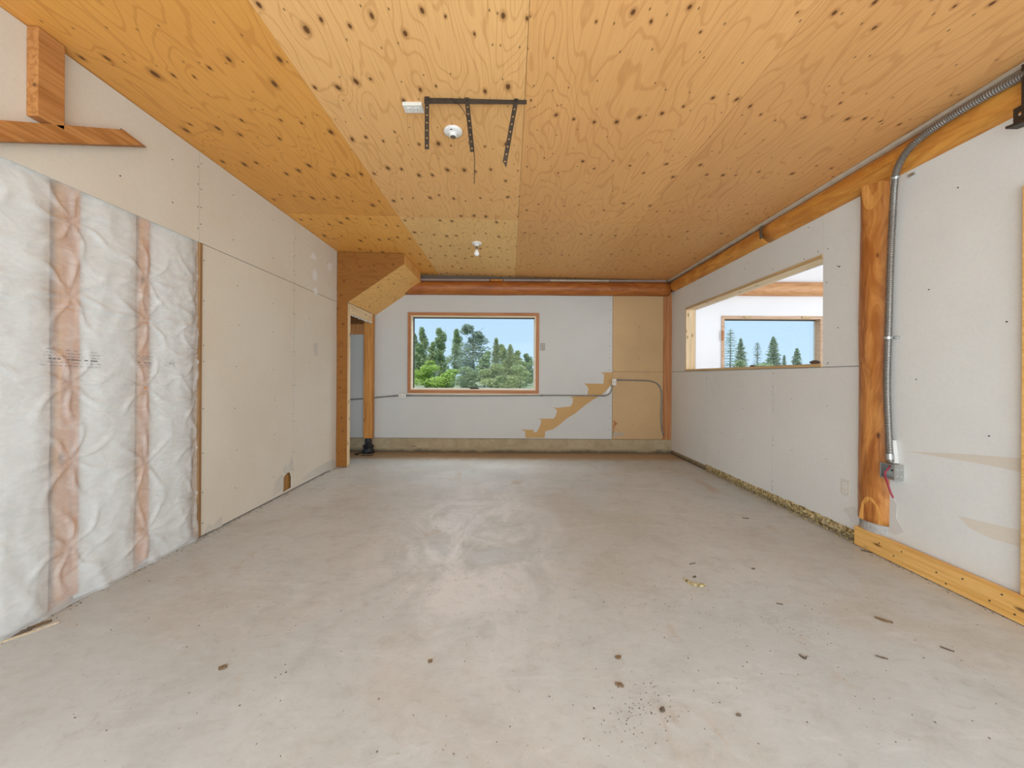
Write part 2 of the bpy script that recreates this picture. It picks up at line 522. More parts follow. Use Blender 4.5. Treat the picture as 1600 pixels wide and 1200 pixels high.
def mk_ground():
    b = NB('meadow_and_gravel')
    p = b.mapping()
    f = b.noise(p, 0.25, 5, 0.65)
    g = b.noise(p, 2.5, 4, 0.7)
    col = b.mix(b.ramp(f, 0.35, 0.65), (0.30, 0.35, 0.15), (0.44, 0.45, 0.25))
    col = b.mix(b.ramp(g, 0.5, 0.7, 0, 0.6), col, (0.52, 0.50, 0.42))
    s = b.sep()
    yy = b.math('ADD', s[1], b.math('MULTIPLY', f, 6.0))
    col = b.mix(b.math('MULTIPLY', b.ramp(yy, 30, 36), b.ramp(yy, 62, 70, 0.9, 0)), col, (0.66, 0.66, 0.60))   # gravel yard
    b.bsdf(col, 0.95, spec=0.1)
    return b.m


M['ground'] = mk_ground()
M['drive'] = plain('concrete_apron', (0.55, 0.54, 0.52), 0.9, 0, 0.06, 3)

# ------------------------------------------------------------------ mesh helpers
class MB:
    def __init__(self):
        self.v, self.f = [], []

    def add(self, vs, fs):
        o = len(self.v)
        self.v += [tuple(p) for p in vs]
        self.f += [tuple(i + o for i in q) for q in fs]

    def box(self, a, b):
        x0, y0, z0 = (min(p, q) for p, q in zip(a, b))
        x1, y1, z1 = (max(p, q) for p, q in zip(a, b))
        self.add([(x0, y0, z0), (x1, y0, z0), (x1, y1, z0), (x0, y1, z0), (x0, y0, z1), (x1, y0, z1), (x1, y1, z1), (x0, y1, z1)],
                 [(0, 3, 2, 1), (4, 5, 6, 7), (0, 1, 5, 4), (1, 2, 6, 5), (2, 3, 7, 6), (3, 0, 4, 7)])

    def prism(self, pts, axis, w0, w1):
        def P(u, v, w):
            return (w, u, v) if axis == 'X' else (u, w, v) if axis == 'Y' else (u, v, w)
        n = len(pts)
        self.add([P(u, v, w0) for u, v in pts] + [P(u, v, w1) for u, v in pts],
                 [tuple(range(n)), tuple(range(2 * n - 1, n - 1, -1))] + [(i, n + i, n + (i + 1) % n, (i + 1) % n) for i in range(n)])

    def tube(self, path, r, n=10, caps=True):
        path = [Vector(p) for p in path]
        rr = r if callable(r) else (lambda i: r)
        t0 = (path[1] - path[0]).normalized()
        up = Vector((0, 0, 1)) if abs(t0.z) < 0.9 else Vector((1, 0, 0))
        u = t0.cross(up).normalized()
        vs, fs = [], []
        for i, p in enumerate(path):
            t = (path[min(i + 1, len(path) - 1)] - path[max(i - 1, 0)]).normalized()
            u = (u - t * u.dot(t)).normalized()
            w = t.cross(u)
            for k in range(n):
                a = 2 * math.pi * k / n
                vs.append(p + (u * math.cos(a) + w * math.sin(a)) * rr(i))
        for i in range(len(path) - 1):
            for k in range(n):
                fs.append((i * n + k, i * n + (k + 1) % n, (i + 1) * n + (k + 1) % n, (i + 1) * n + k))
        if caps:
            fs.append(tuple(range(n - 1, -1, -1)))
            m = (len(path) - 1) * n
            fs.append(tuple(m + k for k in range(n)))
        self.add(vs, fs)

    def lathe(self, prof, center, n=24, down=False):
        cx, cy, cz = center
        vs, fs = [], []
        for r, h in prof:
            for k in range(n):
                a = 2 * math.pi * k / n
                vs.append((cx + r * math.cos(a), cy + r * math.sin(a), cz + (-h if down else h)))
        for i in range(len(prof) - 1):
            for k in range(n):
                fs.append((i * n + k, i * n + (k + 1) % n, (i + 1) * n + (k + 1) % n, (i + 1) * n + k))
        fs.append(tuple(range(n - 1, -1, -1)))
        m = (len(prof) - 1) * n
        fs.append(tuple(m + k for k in range(n)))
        self.add(vs, fs)

    def build(self, name, mat, parent=None, smooth=False, bevel=0.0):
        me = bpy.data.meshes.new(name)
        me.from_pydata(self.v, [], self.f)
        bm = bmesh.new(); bm.from_mesh(me)
        bmesh.ops.recalc_face_normals(bm, faces=bm.faces)
        bm.to_mesh(me); bm.free()
        if smooth:
            for p in me.polygons: p.use_smooth = True
        me.materials.append(mat if not isinstance(mat, str) else M[mat])
        o = bpy.data.objects.new(name, me)
        COL.objects.link(o)
        if bevel:
            md = o.modifiers.new('soft_edge', 'BEVEL'); md.width = bevel; md.segments = 2; md.limit_method = 'ANGLE'
        if parent is not None:
            adopt(o, parent)
        return o


def adopt(o, parent):
    o.parent = parent
    off = parent.location if parent.type == 'EMPTY' else Vector((0, 0, 0))   # meshes stand at the origin
    o.matrix_parent_inverse = Matrix.Translation(-off)
    return o


def tag(o, label, cat, group=None, kind=None):
    o['label'] = label
    o['category'] = cat
    if group: o['group'] = group
    if kind: o['kind'] = kind
    return o


def root(name, loc, label, cat, group=None, kind=None):
    o = bpy.data.objects.new(name, None)
    o.location = loc
    o.empty_display_size = 0.1
    COL.objects.link(o)
    return tag(o, label, cat, group, kind)


def box(name, a, b, mat, parent=None, bevel=0.0):
    m = MB(); m.box(a, b)
    return m.build(name, mat, parent, bevel=bevel)


def prism(name, pts, axis, w0, w1, mat, parent=None, bevel=0.0):
    m = MB(); m.prism(pts, axis, w0, w1)
    return m.build(name, mat, parent, bevel=bevel)


def spline(pts, step=0.01):
    pts = [Vector(p) for p in pts]
    P = [pts[0] * 2 - pts[1]] + pts + [pts[-1] * 2 - pts[-2]]
    out = []
    for i in range(1, len(P) - 2):
        a, b, c, d = P[i - 1:i + 3]
        n = max(2, int((c - b).length / step))
        for k in range(n):
            t = k / n
            out.append(0.5 * ((2 * b) + (c - a) * t + (2 * a - 5 * b + 4 * c - d) * t * t + (3 * b - a - 3 * c + d) * t ** 3))
    out.append(pts[-1])
    return out


def dots(name, pts, axis, w, r, mat, parent, sign=1):
    """Small raised screw heads on a panel: too small to pick apart, one part."""
    m = MB()
    for u, v in pts:
        ring = [(u + r * math.cos(a * math.pi / 3), v + r * math.sin(a * math.pi / 3)) for a in range(6)]
        m.prism(ring, axis, w, w + sign * 0.002)
    o = m.build(name, mat, parent)
    o['kind'] = 'stuff'
    return o


# ================================================================== FLOOR
floor = root('floor', (0, 2.5, 0), 'grey concrete garage floor with brown stains, pale scuffs and a painted window reflection', 'floor', kind='structure')
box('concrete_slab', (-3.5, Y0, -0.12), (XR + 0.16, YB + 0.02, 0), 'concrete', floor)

# ================================================================== CEILING
ceiling = root('ceiling', (0, 2.5, 2.787), 'orange knotty plywood ceiling in large sheets', 'ceiling', kind='structure')
cols = [(-2.30, -1.135, 'ply_left'), (-1.1335, 0.0725, 'ply_mid'), (0.0745, 1.2775, 'ply_right'), (1.28, 2.465, 'ply_right')]
rows = [(Y0, 1.44), (1.444, 3.88), (3.884, YB + 0.05)]
tones = {(0, 0): (1.0, 1.0, 1.0), (0, 1): (1.02, 1.0, 0.9), (0, 2): (1.15, 1.2, 1.1),  # sheet tones; far row also lightened in colour to offset light fall-off
         (1, 0): (1.03, 0.96, 0.86), (1, 1): (1.03, 1.0, 0.96), (1, 2): (1.08, 1.16, 1.15),
         (2, 0): (1.0, 1.0, 1.0), (2, 1): (1.05, 1.06, 1.05), (2, 2): (1.02, 1.06, 1.05),
         (3, 0): (0.95, 0.93, 0.9), (3, 1): (0.98, 0.97, 0.95), (3, 2): (0.98, 1.0, 1.0)}
for i, (x0, x1, mt) in enumerate(cols):
    for j, (y0, y1) in enumerate(rows):
        dz = random.uniform(0, 0.0025)
        m = MB()
        m.prism([(x0, ceil_z(x0) - dz), (x1, ceil_z(x1) - dz), (x1, ceil_z(x1) + 0.018), (x0, ceil_z(x0) + 0.018)], 'Y', y0, y1)
        o = m.build('plywood_sheet', mt, ceiling)
        o['tone'] = tones[(i, j)]
m = MB()
m.prism([(-3.5, 2.90), (XR + 0.16, 2.77), (XR + 0.16, 2.85), (-3.5, 3.0)], 'Y', Y0, YB + 0.2)
m.build('roof_deck', 'backing', ceiling)

# ================================================================== WALL LEFT
wl = root('wall_left', (XL, 2.5, 0), 'beige paper drywall sheets with open seams beside the plastic sheet', 'wall', kind='structure')
TH = 0.0125
ZS = 2.170
yA, yB, yE = 2.805, 4.040, 5.035
g = 0.0025


def lpanel(y0, y1, z0, z1, poly=None):
    pts = poly or [(y0 + g, z0), (y1 - g, z0), (y1 - g, z1), (y0 + g, z1)]
    return prism('drywall_panel', pts, 'X', XL, XL - TH, 'board_left', wl)


ztop = ceil_z(XL) - 0.004
up_a = lpanel(Y0, yA, ZS + g, ztop)
up_b = lpanel(yA, yB, ZS + g, ztop)
up_c = lpanel(yB, yE, ZS + g, ztop)
arch = []
ha, hb, hz = 3.865, 4.020, 0.205
for k in range(0, 13):
    a = math.pi * k / 12
    arch.append(((ha + hb) / 2 - (hb - ha) / 2 * math.cos(a) + random.uniform(-.004, .004), 0.135 + (hz - 0.135) * math.sin(a) + random.uniform(-.004, .004)))
lo_b = lpanel(yA, yB, 0.012, ZS - g, [(yA + 0.028, 0.012), (ha, 0.012)] + arch + [(hb, 0.012), (yB - g, 0.012), (yB - g, ZS - g), (yA + 0.028, ZS - g)])
prism('drywall_sliver', [(ha - 0.002, 0.012), (hb + 0.002, 0.012), (hb + 0.002, 0.030), (ha - 0.002, 0.026)], 'X', XL - 0.001, XL - TH, 'board_left', wl)
lo_c = lpanel(yB, yE, 0.012, ZS - g)
box('wood_behind_hole', (XL - 0.035, 3.80, 0.0), (XL - 0.05, 4.08, 0.26), 'hole_wood', wl)
# seam screws
def seam_screws(y, z0, z1, n, both=True):
    out = []
    for k in range(n):
        z = z0 + (z1 - z0) * (k + 0.5 + random.uniform(-.15, .15)) / n
        out.append((y - 0.014, z)); out.append((y + 0.014, z + random.uniform(-.02, .02)))
    return out
def field(y0, y1, z0, z1, ny, nz):
    return [(y0 + (y1 - y0) * (i + 0.5) / ny + random.uniform(-.02, .02), z0 + (z1 - z0) * (k + 0.5) / nz + random.uniform(-.05, .05)) for i in range(ny) for k in range(nz)]
dots('screw_heads', [p for p in seam_screws(yA, 2.2, 2.8, 4) if p[0] < yA] + field(1.0, 2.75, 2.2, 2.8, 5, 2), 'X', XL, 0.0042, 'screw', up_a)
dots('screw_heads', [p for p in seam_screws(yA, 2.2, 2.8, 4) + seam_screws(yB, 2.2, 2.7, 3) if yA < p[0] < yB] + field(2.9, 3.95, 2.2, 2.8, 2, 2), 'X', XL, 0.0042, 'screw', up_b)
dots('screw_heads', [p for p in seam_screws(yB, 2.2, 2.7, 3) if p[0] > yB] + field(4.1, 5.0, 2.25, 2.75, 2, 2), 'X', XL, 0.0042, 'screw', up_c)
dots('screw_heads', [(yA + 0.045, z) for z in (2.05, 1.75, 1.42, 1.3, .95, .62, .33, .1)] + [(yB - 0.02, z) for z in (2.1, 1.85, 1.6, 1.45, 1.1, .8, .72, .4, .3)] + field(2.95, 3.95, 0.1, 2.1, 2, 6), 'X', XL, 0.0042, 'screw', lo_b)
dots('screw_heads', [(yB + 0.02, z) for z in (2.1, 1.85, 1.45, 1.1, .72, .4)] + field(4.15, 5.0, 0.2, 2.1, 2, 4), 'X', XL, 0.0042, 'screw', lo_c)
# filler dabs and worn paper patches: thin real layers
def blot(name, pts, mat, parent, X, sgn, axis='X', t=0.0012):
    return prism(name, [(p.y, p.z) if axis == 'X' else (p.x, p.z) for p in pts], axis, X, X + sgn * t, mat, parent)
def pxX(lst, X): return [onX(a, b, X) for a, b in lst]
for lst, pa, mt in (([(484, 403), (489, 394), (495, 404), (493, 406)], up_c, 'filler'),
                ([(488, 428), (491, 420), (496, 428), (495, 440), (489, 436)], up_c, 'filler'),
                ([(511, 415), (514, 410), (519, 413), (518, 423), (513, 423)], up_c, 'filler'),
                ([(488, 452), (494, 448), (497, 456), (494, 463)], lo_c, 'filler'),
                ([(489, 540), (493, 535), (497, 538), (496, 556), (491, 555)], lo_c, 'paper_grey'),
                ([(426, 775), (430, 752), (439, 742), (443, 743), (443, 765)], lo_b, 'paper_grey'),
                ([(442, 733), (446, 726), (450, 730), (455, 712), (459, 735), (452, 737), (445, 741)], lo_b, 'paper_grey'),
                ([(470, 752), (487, 735), (500, 728), (521, 717), (525, 722), (525, 731)], lo_c, 'paper_grey'),
                ([(318, 835), (325, 818), (332, 822), (340, 812), (347, 806), (347, 822)], lo_b, 'paper_grey')):
    blot('patch', pxX(lst, XL), mt, pa, XL, 1)
# studs, batts and the wood edge of the open bay
sx0, sx1 = XL - 0.10, XL - 0.012
for y0, y1 in ((1.08, 1.12), (1.53, 1.57), (1.962, 1.999), (2.002, 2.04), (2.392, 2.436)):
    box('stud', (sx0, y0, 0.04), (sx1, y1, ZS + 0.1), 'stud', wl)
box('bottom_plate', (sx0, 0.6, 0.0), (XL - 0.06, 2.83, 0.038), 'stud', wl)
box('edge_strip', (XL - 0.09, yA + 0.002, 0.012), (XL + 0.006, yA + 0.024, ZS), 'edge', wl)
for y0, y1 in ((0.6, 1.075), (1.125, 1.525), (1.575, 1.936), (2.045, 2.378), (2.441, 2.80)):
    m = MB(); ny, nz = 12, 50
    vs, fs = [], []
    for i in range(ny + 1):
        for k in range(nz + 1):
            y = y0 + (y1 - y0) * i / ny; z = 0.003 + (ZS + 0.03) * k / nz
            e = math.sin(math.pi * i / ny) ** 0.5
            x = XL - 0.045 + 0.026 * e + 0.008 * mnoise.noise((y * 9, z * 5, 1.3))
            vs.append((x, y, z))
    for i in range(ny):
        for k in range(nz):
            a = i * (nz + 1) + k
            fs.append((a, a + 1, a + nz + 2, a + nz + 1))
    m.add(vs, fs)
    m.build('insulation_batt', 'batt', wl, smooth=True)
box('outer_sheathing', (XL - 0.16, Y0, -0.1), (XL - 0.105, yE, 2.95), 'sheathing', wl)
box('core', (XL - 0.10, yA + 0.03, 0.27), (XL - TH - 0.004, yE, 2.86), 'backing', wl)
box('core', (XL - 0.10, 4.09, 0.0), (XL - TH - 0.004, yE, 0.27), 'backing', wl)
box('core', (XL - 0.10, yA + 0.03, 0.0), (XL - TH - 0.004, 3.79, 0.27), 'backing', wl)
box('core', (XL - 0.10, Y0, ZS + 0.09), (XL - TH - 0.004, yA + 0.03, 2.86), 'backing', wl)
box('core', (XL - 0.10, Y0, 0.0), (XL - TH - 0.004, 0.58, ZS + 0.09), 'backing', wl)

# plastic sheet
ps = root('plastic_sheet', (XL, 1.9, 0), 'wrinkled clear plastic sheet stapled over insulation and studs in the open wall bay', 'plastic sheet')
NY, NZ = 210, 210
sy0, sy1 = 0.62, yA
vs, fs = [], []
studs = [1.10, 1.55, 2.0, 2.414, 2.80]
staples = [(2.0, 2.0), (2.0, 1.62), (2.0, 1.15), (2.0, 0.75), (2.0, 0.30), (2.414, 1.80), (2.414, 1.55), (2.414, 1.12), (2.414, 0.65), (2.414, 0.22),
           (1.55, 1.9), (1.55, 1.2), (1.55, 0.5), (2.79, 1.9), (2.79, 1.6), (2.79, 1.35), (2.79, 1.05), (2.79, 0.7), (2.79, 0.3)]
def ridge(t): return 1 - abs(t)
def sheet_d(y, z):
    near = min(abs(y - s) for s in studs)
    e = min(1.0, near / 0.16)
    d = 0.002 + 0.010 * (e * e * (3 - 2 * e))
    n1 = mnoise.noise((y * 3.2 + 11, z * 2.2, 0.4)); n2 = mnoise.noise((y * 7.5, z * 4.5 + 3, 2.2))
    d += 0.006 * n1 * (0.3 + e) + 0.0045 * (ridge(n2 * 2.2) - 0.5) * (0.35 + e)
    for sy, sz in staples:                        # creases running out from each staple
        ry, rz = y - sy, z - sz
        r = math.hypot(ry, rz)
        if r < 0.34:
            a = math.atan2(rz, ry)
            w = math.sin(a * 7 + sy * 13 + sz * 5 + 3 * mnoise.noise((r * 6, sy * 9, sz * 7)))
            d += 0.0125 * max(0, w) ** 4 * math.exp(-((r - 0.10) / 0.11) ** 2)
            d -= 0.004 * math.exp(-(r / 0.03) ** 2)
    fz = z - (1.545 + 0.01 * math.sin(y * 4) + 0.01 * mnoise.noise((y * 5, 0, 0)))
    d += 0.010 * math.exp(-(fz / 0.006) ** 2) - 0.004 * math.exp(-((fz + 0.016) / 0.008) ** 2)      # packing fold
    if z < 0.42:                                   # slack at the foot
        k = (0.42 - z) / 0.42
        d += 0.02 * k * (0.5 + mnoise.noise((y * 6 + 4, z * 7, 5.0))) + 0.012 * k * max(0, math.sin(y * 21 + z * 9)) ** 4
    if z > 2.1: d *= max(0.1, (2.175 - z) / 0.075)
    return max(-0.006, d)
for i in range(NY + 1):
    for k in range(NZ + 1):
        y = sy0 + (sy1 - sy0) * i / NY
        z = 0.004 + (ZS + 0.012 - 0.004) * k / NZ
        if i == NY:
            y += 0.004 * mnoise.noise((0, z * 30, 0))
        vs.append((XL - 0.010 + sheet_d(y, z), y, z))
for i in range(NY):
    for k in range(NZ):
        a = i * (NZ + 1) + k
        fs.append((a, a + 1, a + NZ + 2, a + NZ + 1))
m = MB(); m.add(vs, fs)
m.build('film', 'poly', ps, smooth=True)
m = MB()
def marks(y0, y1, z0, z1, rowsn, dens, tilt):
    for rI in range(rowsn):
        z = z1 + (z0 - z1) * rI / (rowsn - 1)
        y = y0 + random.uniform(0, 0.02)
        while y < y1:
            L = random.uniform(0.005, 0.02)
            if random.random() < dens:
                zz = z + tilt * (y - y0)
                h = 0.0022 if rI != rowsn // 2 else 0.005
                x = XL - 0.0085 + max(sheet_d(y, zz), sheet_d(y + L, zz)) + 0.001
                m.add([(x, y, zz), (x, y + L, zz), (x, y + L, zz + h), (x, y, zz + h)], [(0, 1, 2, 3)])
            y += L + random.uniform(0.003, 0.01)
marks(1.86, 2.125, 1.245, 1.325, 6, 0.72, -0.03)
marks(2.345, 2.445, 1.245, 1.315, 6, 0.7, -0.03)
marks(2.52, 2.60, 1.262, 1.30, 4, 0.45, -0.03)
o = m.build('printed_lines', 'ink', ps); o['kind'] = 'stuff'

# brace and block near the top of the bay (partly beyond the frame)
br = root('timber_brace', (XL, 1.9, 2.5), 'brown sawn timber brace with short upright block fixed high on the drywall above plastic', 'brace')
a0, a1, b1, b0 = onX(-60, 184, XL), onX(185, 203, XL), onX(226, 240, XL), onX(-60, 222, XL)
# brace runs along the wall: outer face proud of the drywall, far end cut on the slant
t0, tn = a0, Vector((0, a1.y - a0.y, a1.z - a0.z))
tn.normalize()
nrm2 = Vector((0, -tn.z, tn.y))
near = Vector((0, 1.25, 0)); 
def brace_pt(y, off):
    z = a0.z + tn.z / tn.y * (y - a0.y)
    return (y - tn.z * off, z + tn.y * off)
m = MB()
hgt = 0.085
p0, p1 = brace_pt(1.10, 0), brace_pt(2.20, 0)
q0, q1 = brace_pt(1.10, -hgt), brace_pt(2.36, -hgt)
ox = XL + 0.055
m.add([(XL, *p0), (XL, p1[0] + 0.07, p1[1] + 0.03), (XL, *q1), (XL, *q0), (ox, *p0), (ox, *p1), (ox, q1[0] - 0.09, q1[1] - 0.04), (ox, *q0)],
      [(0, 3, 2, 1), (4, 5, 6, 7), (0, 1, 5, 4), (1, 2, 6, 5), (2, 3, 7, 6), (3, 0, 4, 7)])
m.build('brace', 'brace', br, bevel=0.003)
zb = brace_pt(1.86, 0)[1]
box('block', (XL, 1.80, zb + 0.0), (XL + 0.055, 1.91, ceil_z(XL) - 0.004), 'brace', br, bevel=0.003)

# ================================================================== WALL BACK
wb = root('wall_back', (0, YB, 0), 'grey drywall end wall with wood framed window above a concrete kerb', 'wall', kind='structure')
wx0, wx1, wz0, wz1 = -1.627, 0.457, 0.922, 2.216          # outer casing of the window
XT = onY(957, 560, YB).x
ZK = 0.218
xl_b = -3.30
ox0, ox1, oz0, oz1 = wx0 + 0.045, wx1 - 0.045, wz0 + 0.05, wz1 - 0.045   # rough opening
def bpanel(x0, x1, z0, z1, mt='board_back'):
    return box('drywall_panel', (x0 + 0.001, YB, z0), (x1 - 0.001, YB + 0.0125, z1), mt, wb)
pm = MB()
zt = 2.56
pm.prism([(xl_b, ZK + 0.004), (XT - 0.002, ZK + 0.004), (XT - 0.002, zt), (ox1, zt), (ox1, oz0), (ox0, oz0), (ox0, oz1), (ox1 - 0.0005, oz1), (ox1 - 0.0005, zt), (xl_b, zt)], 'Y', YB, YB + 0.0125)
mainp = pm.build('drywall_panel', 'board_back', wb)
bt1 = bpanel(XT + 0.002, XR - 0.03, ZK + 0.004, 1.292, 'board_tan')
bt2 = bpanel(XT + 0.002, XR - 0.03, 1.296, zt, 'board_tan')
box('core', (xl_b, YB + 0.014, ZK), (ox0 - 0.002, YB + 0.11, 2.95), 'backing', wb)
box('core', (ox1 + 0.002, YB + 0.014, ZK), (XR + 0.17, YB + 0.11, 2.95), 'backing', wb)
box('core', (ox0 - 0.002, YB + 0.014, ZK), (ox1 + 0.002, YB + 0.11, oz0 - 0.002), 'backing', wb)
box('core', (ox0 - 0.002, YB + 0.014, oz1 + 0.002), (ox1 + 0.002, YB + 0.11, 2.95), 'backing', wb)
for a, b in (((xl_b, YB + 0.112, -0.6), (ox0 - 0.002, YB + 0.15, 2.95)), ((ox1 + 0.002, YB + 0.112, -0.6), (3.30, YB + 0.15, 3.2)),
             ((ox0 - 0.002, YB + 0.112, -0.6), (ox1 + 0.002, YB + 0.15, oz0 - 0.002)), ((ox0 - 0.002, YB + 0.112, oz1 + 0.002), (ox1 + 0.002, YB + 0.15, 2.95))):
    box('outer_sheathing', a, b, 'sheathing', wb)
box('corner_post', (onY(1036, 560, YB).x, YB - 0.012, ZK), (XR, YB + 0.0, 2.56), 'casing_z', wb)
# kerb: uneven top and pitted foot
m = MB(); n = 90; vs, fs = [], []
for i in range(n + 1):
    x = xl_b + (XR + 0.1 - xl_b) * i / n
    q = mnoise.noise((x * 6, 0, 0)) * 0.006
    for yy, zz in ((YB - 0.028 + q, 0), (YB - 0.020 + q, 0.03), (YB - 0.020, ZK - 0.006), (YB - 0.016, ZK + q * 0.4), (YB + 0.11, ZK + q * 0.4)):
        vs.append((x, yy, zz))
for i in range(n):
    for k in range(4):
        a = i * 5 + k
        fs.append((a, a + 1, a + 6, a + 5))
m.add(vs, fs)
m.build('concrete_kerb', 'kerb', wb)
# bare tan outline left by a removed staircase
zz = [(845, 135), (965, 133), (967, 262), (945, 268), (920, 292), (880, 335), (850, 357), (780, 397), (700, 452), (610, 527), (520, 582), (440, 652), (390, 684), (345, 693), (320, 702), (315, 764),
      (130, 764), (125, 700), (90, 690), (90, 685), (205, 687), (211, 712), (230, 712), (245, 698), (270, 645), (282, 605), (276, 588), (255, 582), (256, 578), (400, 580), (420, 553), (432, 510), (424, 488),
      (398, 474), (400, 470), (425, 476), (560, 462), (583, 432), (586, 385), (562, 370), (725, 352), (736, 292), (720, 265), (698, 245), (700, 241), (880, 243), (886, 152)]
K = 260 / 1600.0
pts = [onY(800 + a * K, 560 + b * K, YB) for a, b in zz]
prism('bare_stair_outline', [(p.x, p.z) for p in pts], 'Y', YB, YB - 0.0012, 'paper_tan', wb)
pts = [onY(800 + a * K, 560 + b * K, YB - 0.001) for a, b in ((905, 345), (918, 300), (945, 262), (955, 300), (935, 335))]
prism('plaster_scrap', [(p.x, p.z) for p in pts], 'Y', YB - 0.0013, YB - 0.0025, 'board_right', wb)
pts = [onY(800 + a * K, 560 + b * K, YB) for a, b in ((972, 590), (995, 610), (1020, 625), (990, 650), (978, 700), (972, 760))]
prism('torn_paper', [(p.x, p.z) for p in pts], 'Y', YB, YB - 0.0015, 'casing_z', bt1)
pts = [onY(800 + a * K, 560 + b * K, YB) for a, b in ((972, 700), (1010, 712), (1110, 716), (1060, 724), (1090, 750), (1020, 740), (972, 762))]
prism('torn_paper', [(p.x, p.z) for p in pts], 'Y', YB, YB - 0.0015, 'foam_strip', bt1)
dots('screw_heads', [(onY(957, 0, YB).x - 0.012 + random.uniform(-.006, .006), ZK + 0.15 + k * 0.19) for k in range(12)], 'Y', YB, 0.006, 'screw', mainp, -1)
dots('screw_heads', [(1.98 + random.uniform(-.05, .06), z) for z in (.45, .6, .85, 1.05, 1.2)], 'Y', YB, 0.005, 'screw', bt1, -1)
dots('screw_heads', [(2.0 + random.uniform(-.08, .06), z) for z in (1.5, 1.52, 1.68, 2.0, 2.02, 2.05)], 'Y', YB, 0.005, 'screw', bt2, -1)
box('header_board', (-2.75, YB - 0.03, 1.86), (-2.2, YB - 0.001, 2.02), 'stud', wb)
box('header_board', (-2.75, YB - 0.032, 2.022), (-2.2, YB - 0.001, 2.30), 'ply_front', wb)['tone'] = (0.8, 0.75, 0.7)
# alcove behind the bulkhead
box('alcove_side', (xl_b - 0.1, yE - 0.4, 0), (xl_b, YB + 0.1, 2.9), 'board_back', wb)

# window
def window(name, x0, x1, z0, z1, cw, casing_h, casing_v, jambm, label, handle, hide_casing=False):
    w = root(name, ((x0 + x1) / 2, YB, z0), label, 'window', kind='structure')
    cy0, cy1 = YB - 0.016, YB - 0.0005
    box('casing', (x0, cy0, z1 - cw), (x1, cy1, z1), casing_h, w, 0.002)
    box('casing', (x0, cy0, z0 + 0.015), (x1, cy1, z0 + 0.015 + cw), casing_h, w, 0.002)
    box('casing', (x0, cy0, z0 + 0.015 + cw), (x0 + cw, cy1, z1 - cw), casing_v, w, 0.002)
    box('casing', (x1 - cw, cy0, z0 + 0.015 + cw), (x1, cy1, z1 - cw), casing_v, w, 0.002)
    box('lower_strip', (x0, YB - 0.010, z0 - 0.006), (x1, YB - 0.0005, z0 + 0.013), jambm, w)
    jx0, jx1, jz0, jz1 = x0 + cw, x1 - cw, z0 + cw + 0.015, z1 - cw
    d0, d1, t = YB - 0.012, YB + 0.125, 0.016
    box('jamb', (jx0, d0, jz0), (jx0 + t, d1, jz1), jambm, w)
    box('jamb', (jx1 - t, d0, jz0), (jx1, d1, jz1), jambm, w)
    box('jamb', (jx0 + t, d0, jz1 - t), (jx1 - t, d1, jz1), jambm, w)
    box('jamb', (jx0 + t, d0, jz0), (jx1 - t, d1, jz0 + t), jambm, w)
    s0, s1 = YB + 0.085, YB + 0.115
    a0, a1, c0, c1 = jx0 + t, jx1 - t, jz0 + t, jz1 - t
    u = 0.014
    box('sash_rail', (a0, s0, c1 - u), (a1, s1, c1), 'slot', w)
    box('sash_rail', (a0, s0, c0), (a1, s1, c0 + u), 'ivory', w)
    box('sash_stile', (a0, s0, c0 + u), (a0 + u, s1, c1 - u), 'slot', w)
    box('sash_stile', (a1 - u, s0, c0 + u), (a1, s1, c1 - u), 'ivory', w)
    box('pane', (a0 + u, YB + 0.098, c0 + u), (a1 - u, YB + 0.102, c1 - u), 'glass', w)
    if handle is not None:
        m = MB()
        m.box((handle - 0.07, YB + 0.03, c0 + 0.0), (handle + 0.07, s0, c0 + 0.018))
        m.box((handle - 0.07, YB + 0.02, c0 + 0.018), (handle + 0.05, YB + 0.045, c0 + 0.032))
        m.build('crank_handle', 'steel_dark', w, bevel=0.003)
    return w
window('window_1', wx0, wx1, wz0, wz1, 0.05, 'casing', 'casing_z', 'jamb', 'wood framed picture window in end wall looking out at leafy trees', onY(741, 607, YB).x)

pl = root('wall_plate', onY(848, 542, YB), 'small beige blank wall plate beside the window casing', 'wall plate')
p = onY(848, 542, YB)
box('plate', (p.x - 0.036, YB - 0.007, p.z - 0.057), (p.x + 0.036, YB - 0.0005, p.z + 0.057), 'ivory_dim', pl, 0.003)
for sx_ in (-0.018, 0.016):
    for sz in (-0.034, 0, 0.034):
        box('insert', (p.x + sx_ - 0.012, YB - 0.009, p.z + sz - 0.013), (p.x + sx_ + 0.012, YB - 0.006, p.z + sz + 0.013), 'insert', pl)

# ================================================================== BULKHEAD under the stair
bh = root('stair_bulkhead', (-2.0, yE, 0), 'orange plywood boxed stair bulkhead with sloping underside in the far corner', 'bulkhead')
f0 = yE
zc1 = onY(631, 412, f0); zc2 = onY(543, 472, f0)
xr, zr, xk, zk = zc1.x, zc1.z, zc2.x, zc2.z
xle = XL + 0.002
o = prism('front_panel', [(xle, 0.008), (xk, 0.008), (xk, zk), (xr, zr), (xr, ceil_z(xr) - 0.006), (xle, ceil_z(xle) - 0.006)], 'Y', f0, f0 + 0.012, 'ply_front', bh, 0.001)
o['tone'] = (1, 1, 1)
nx, nz = (zr - zk), -(xr - xk)
ln = math.hypot(nx, nz); nx, nz = nx / ln, nz / ln
m = MB()
m.prism([(xk, zk), (xr, zr), (xr - nx * 0.012, zr - nz * 0.012), (xk - nx * 0.012, zk - nz * 0.012)], 'Y', f0 + 0.0125, YB - 0.002)
o = m.build('soffit_panel', 'ply_soffit', bh); o['tone'] = (1, 1, 1)
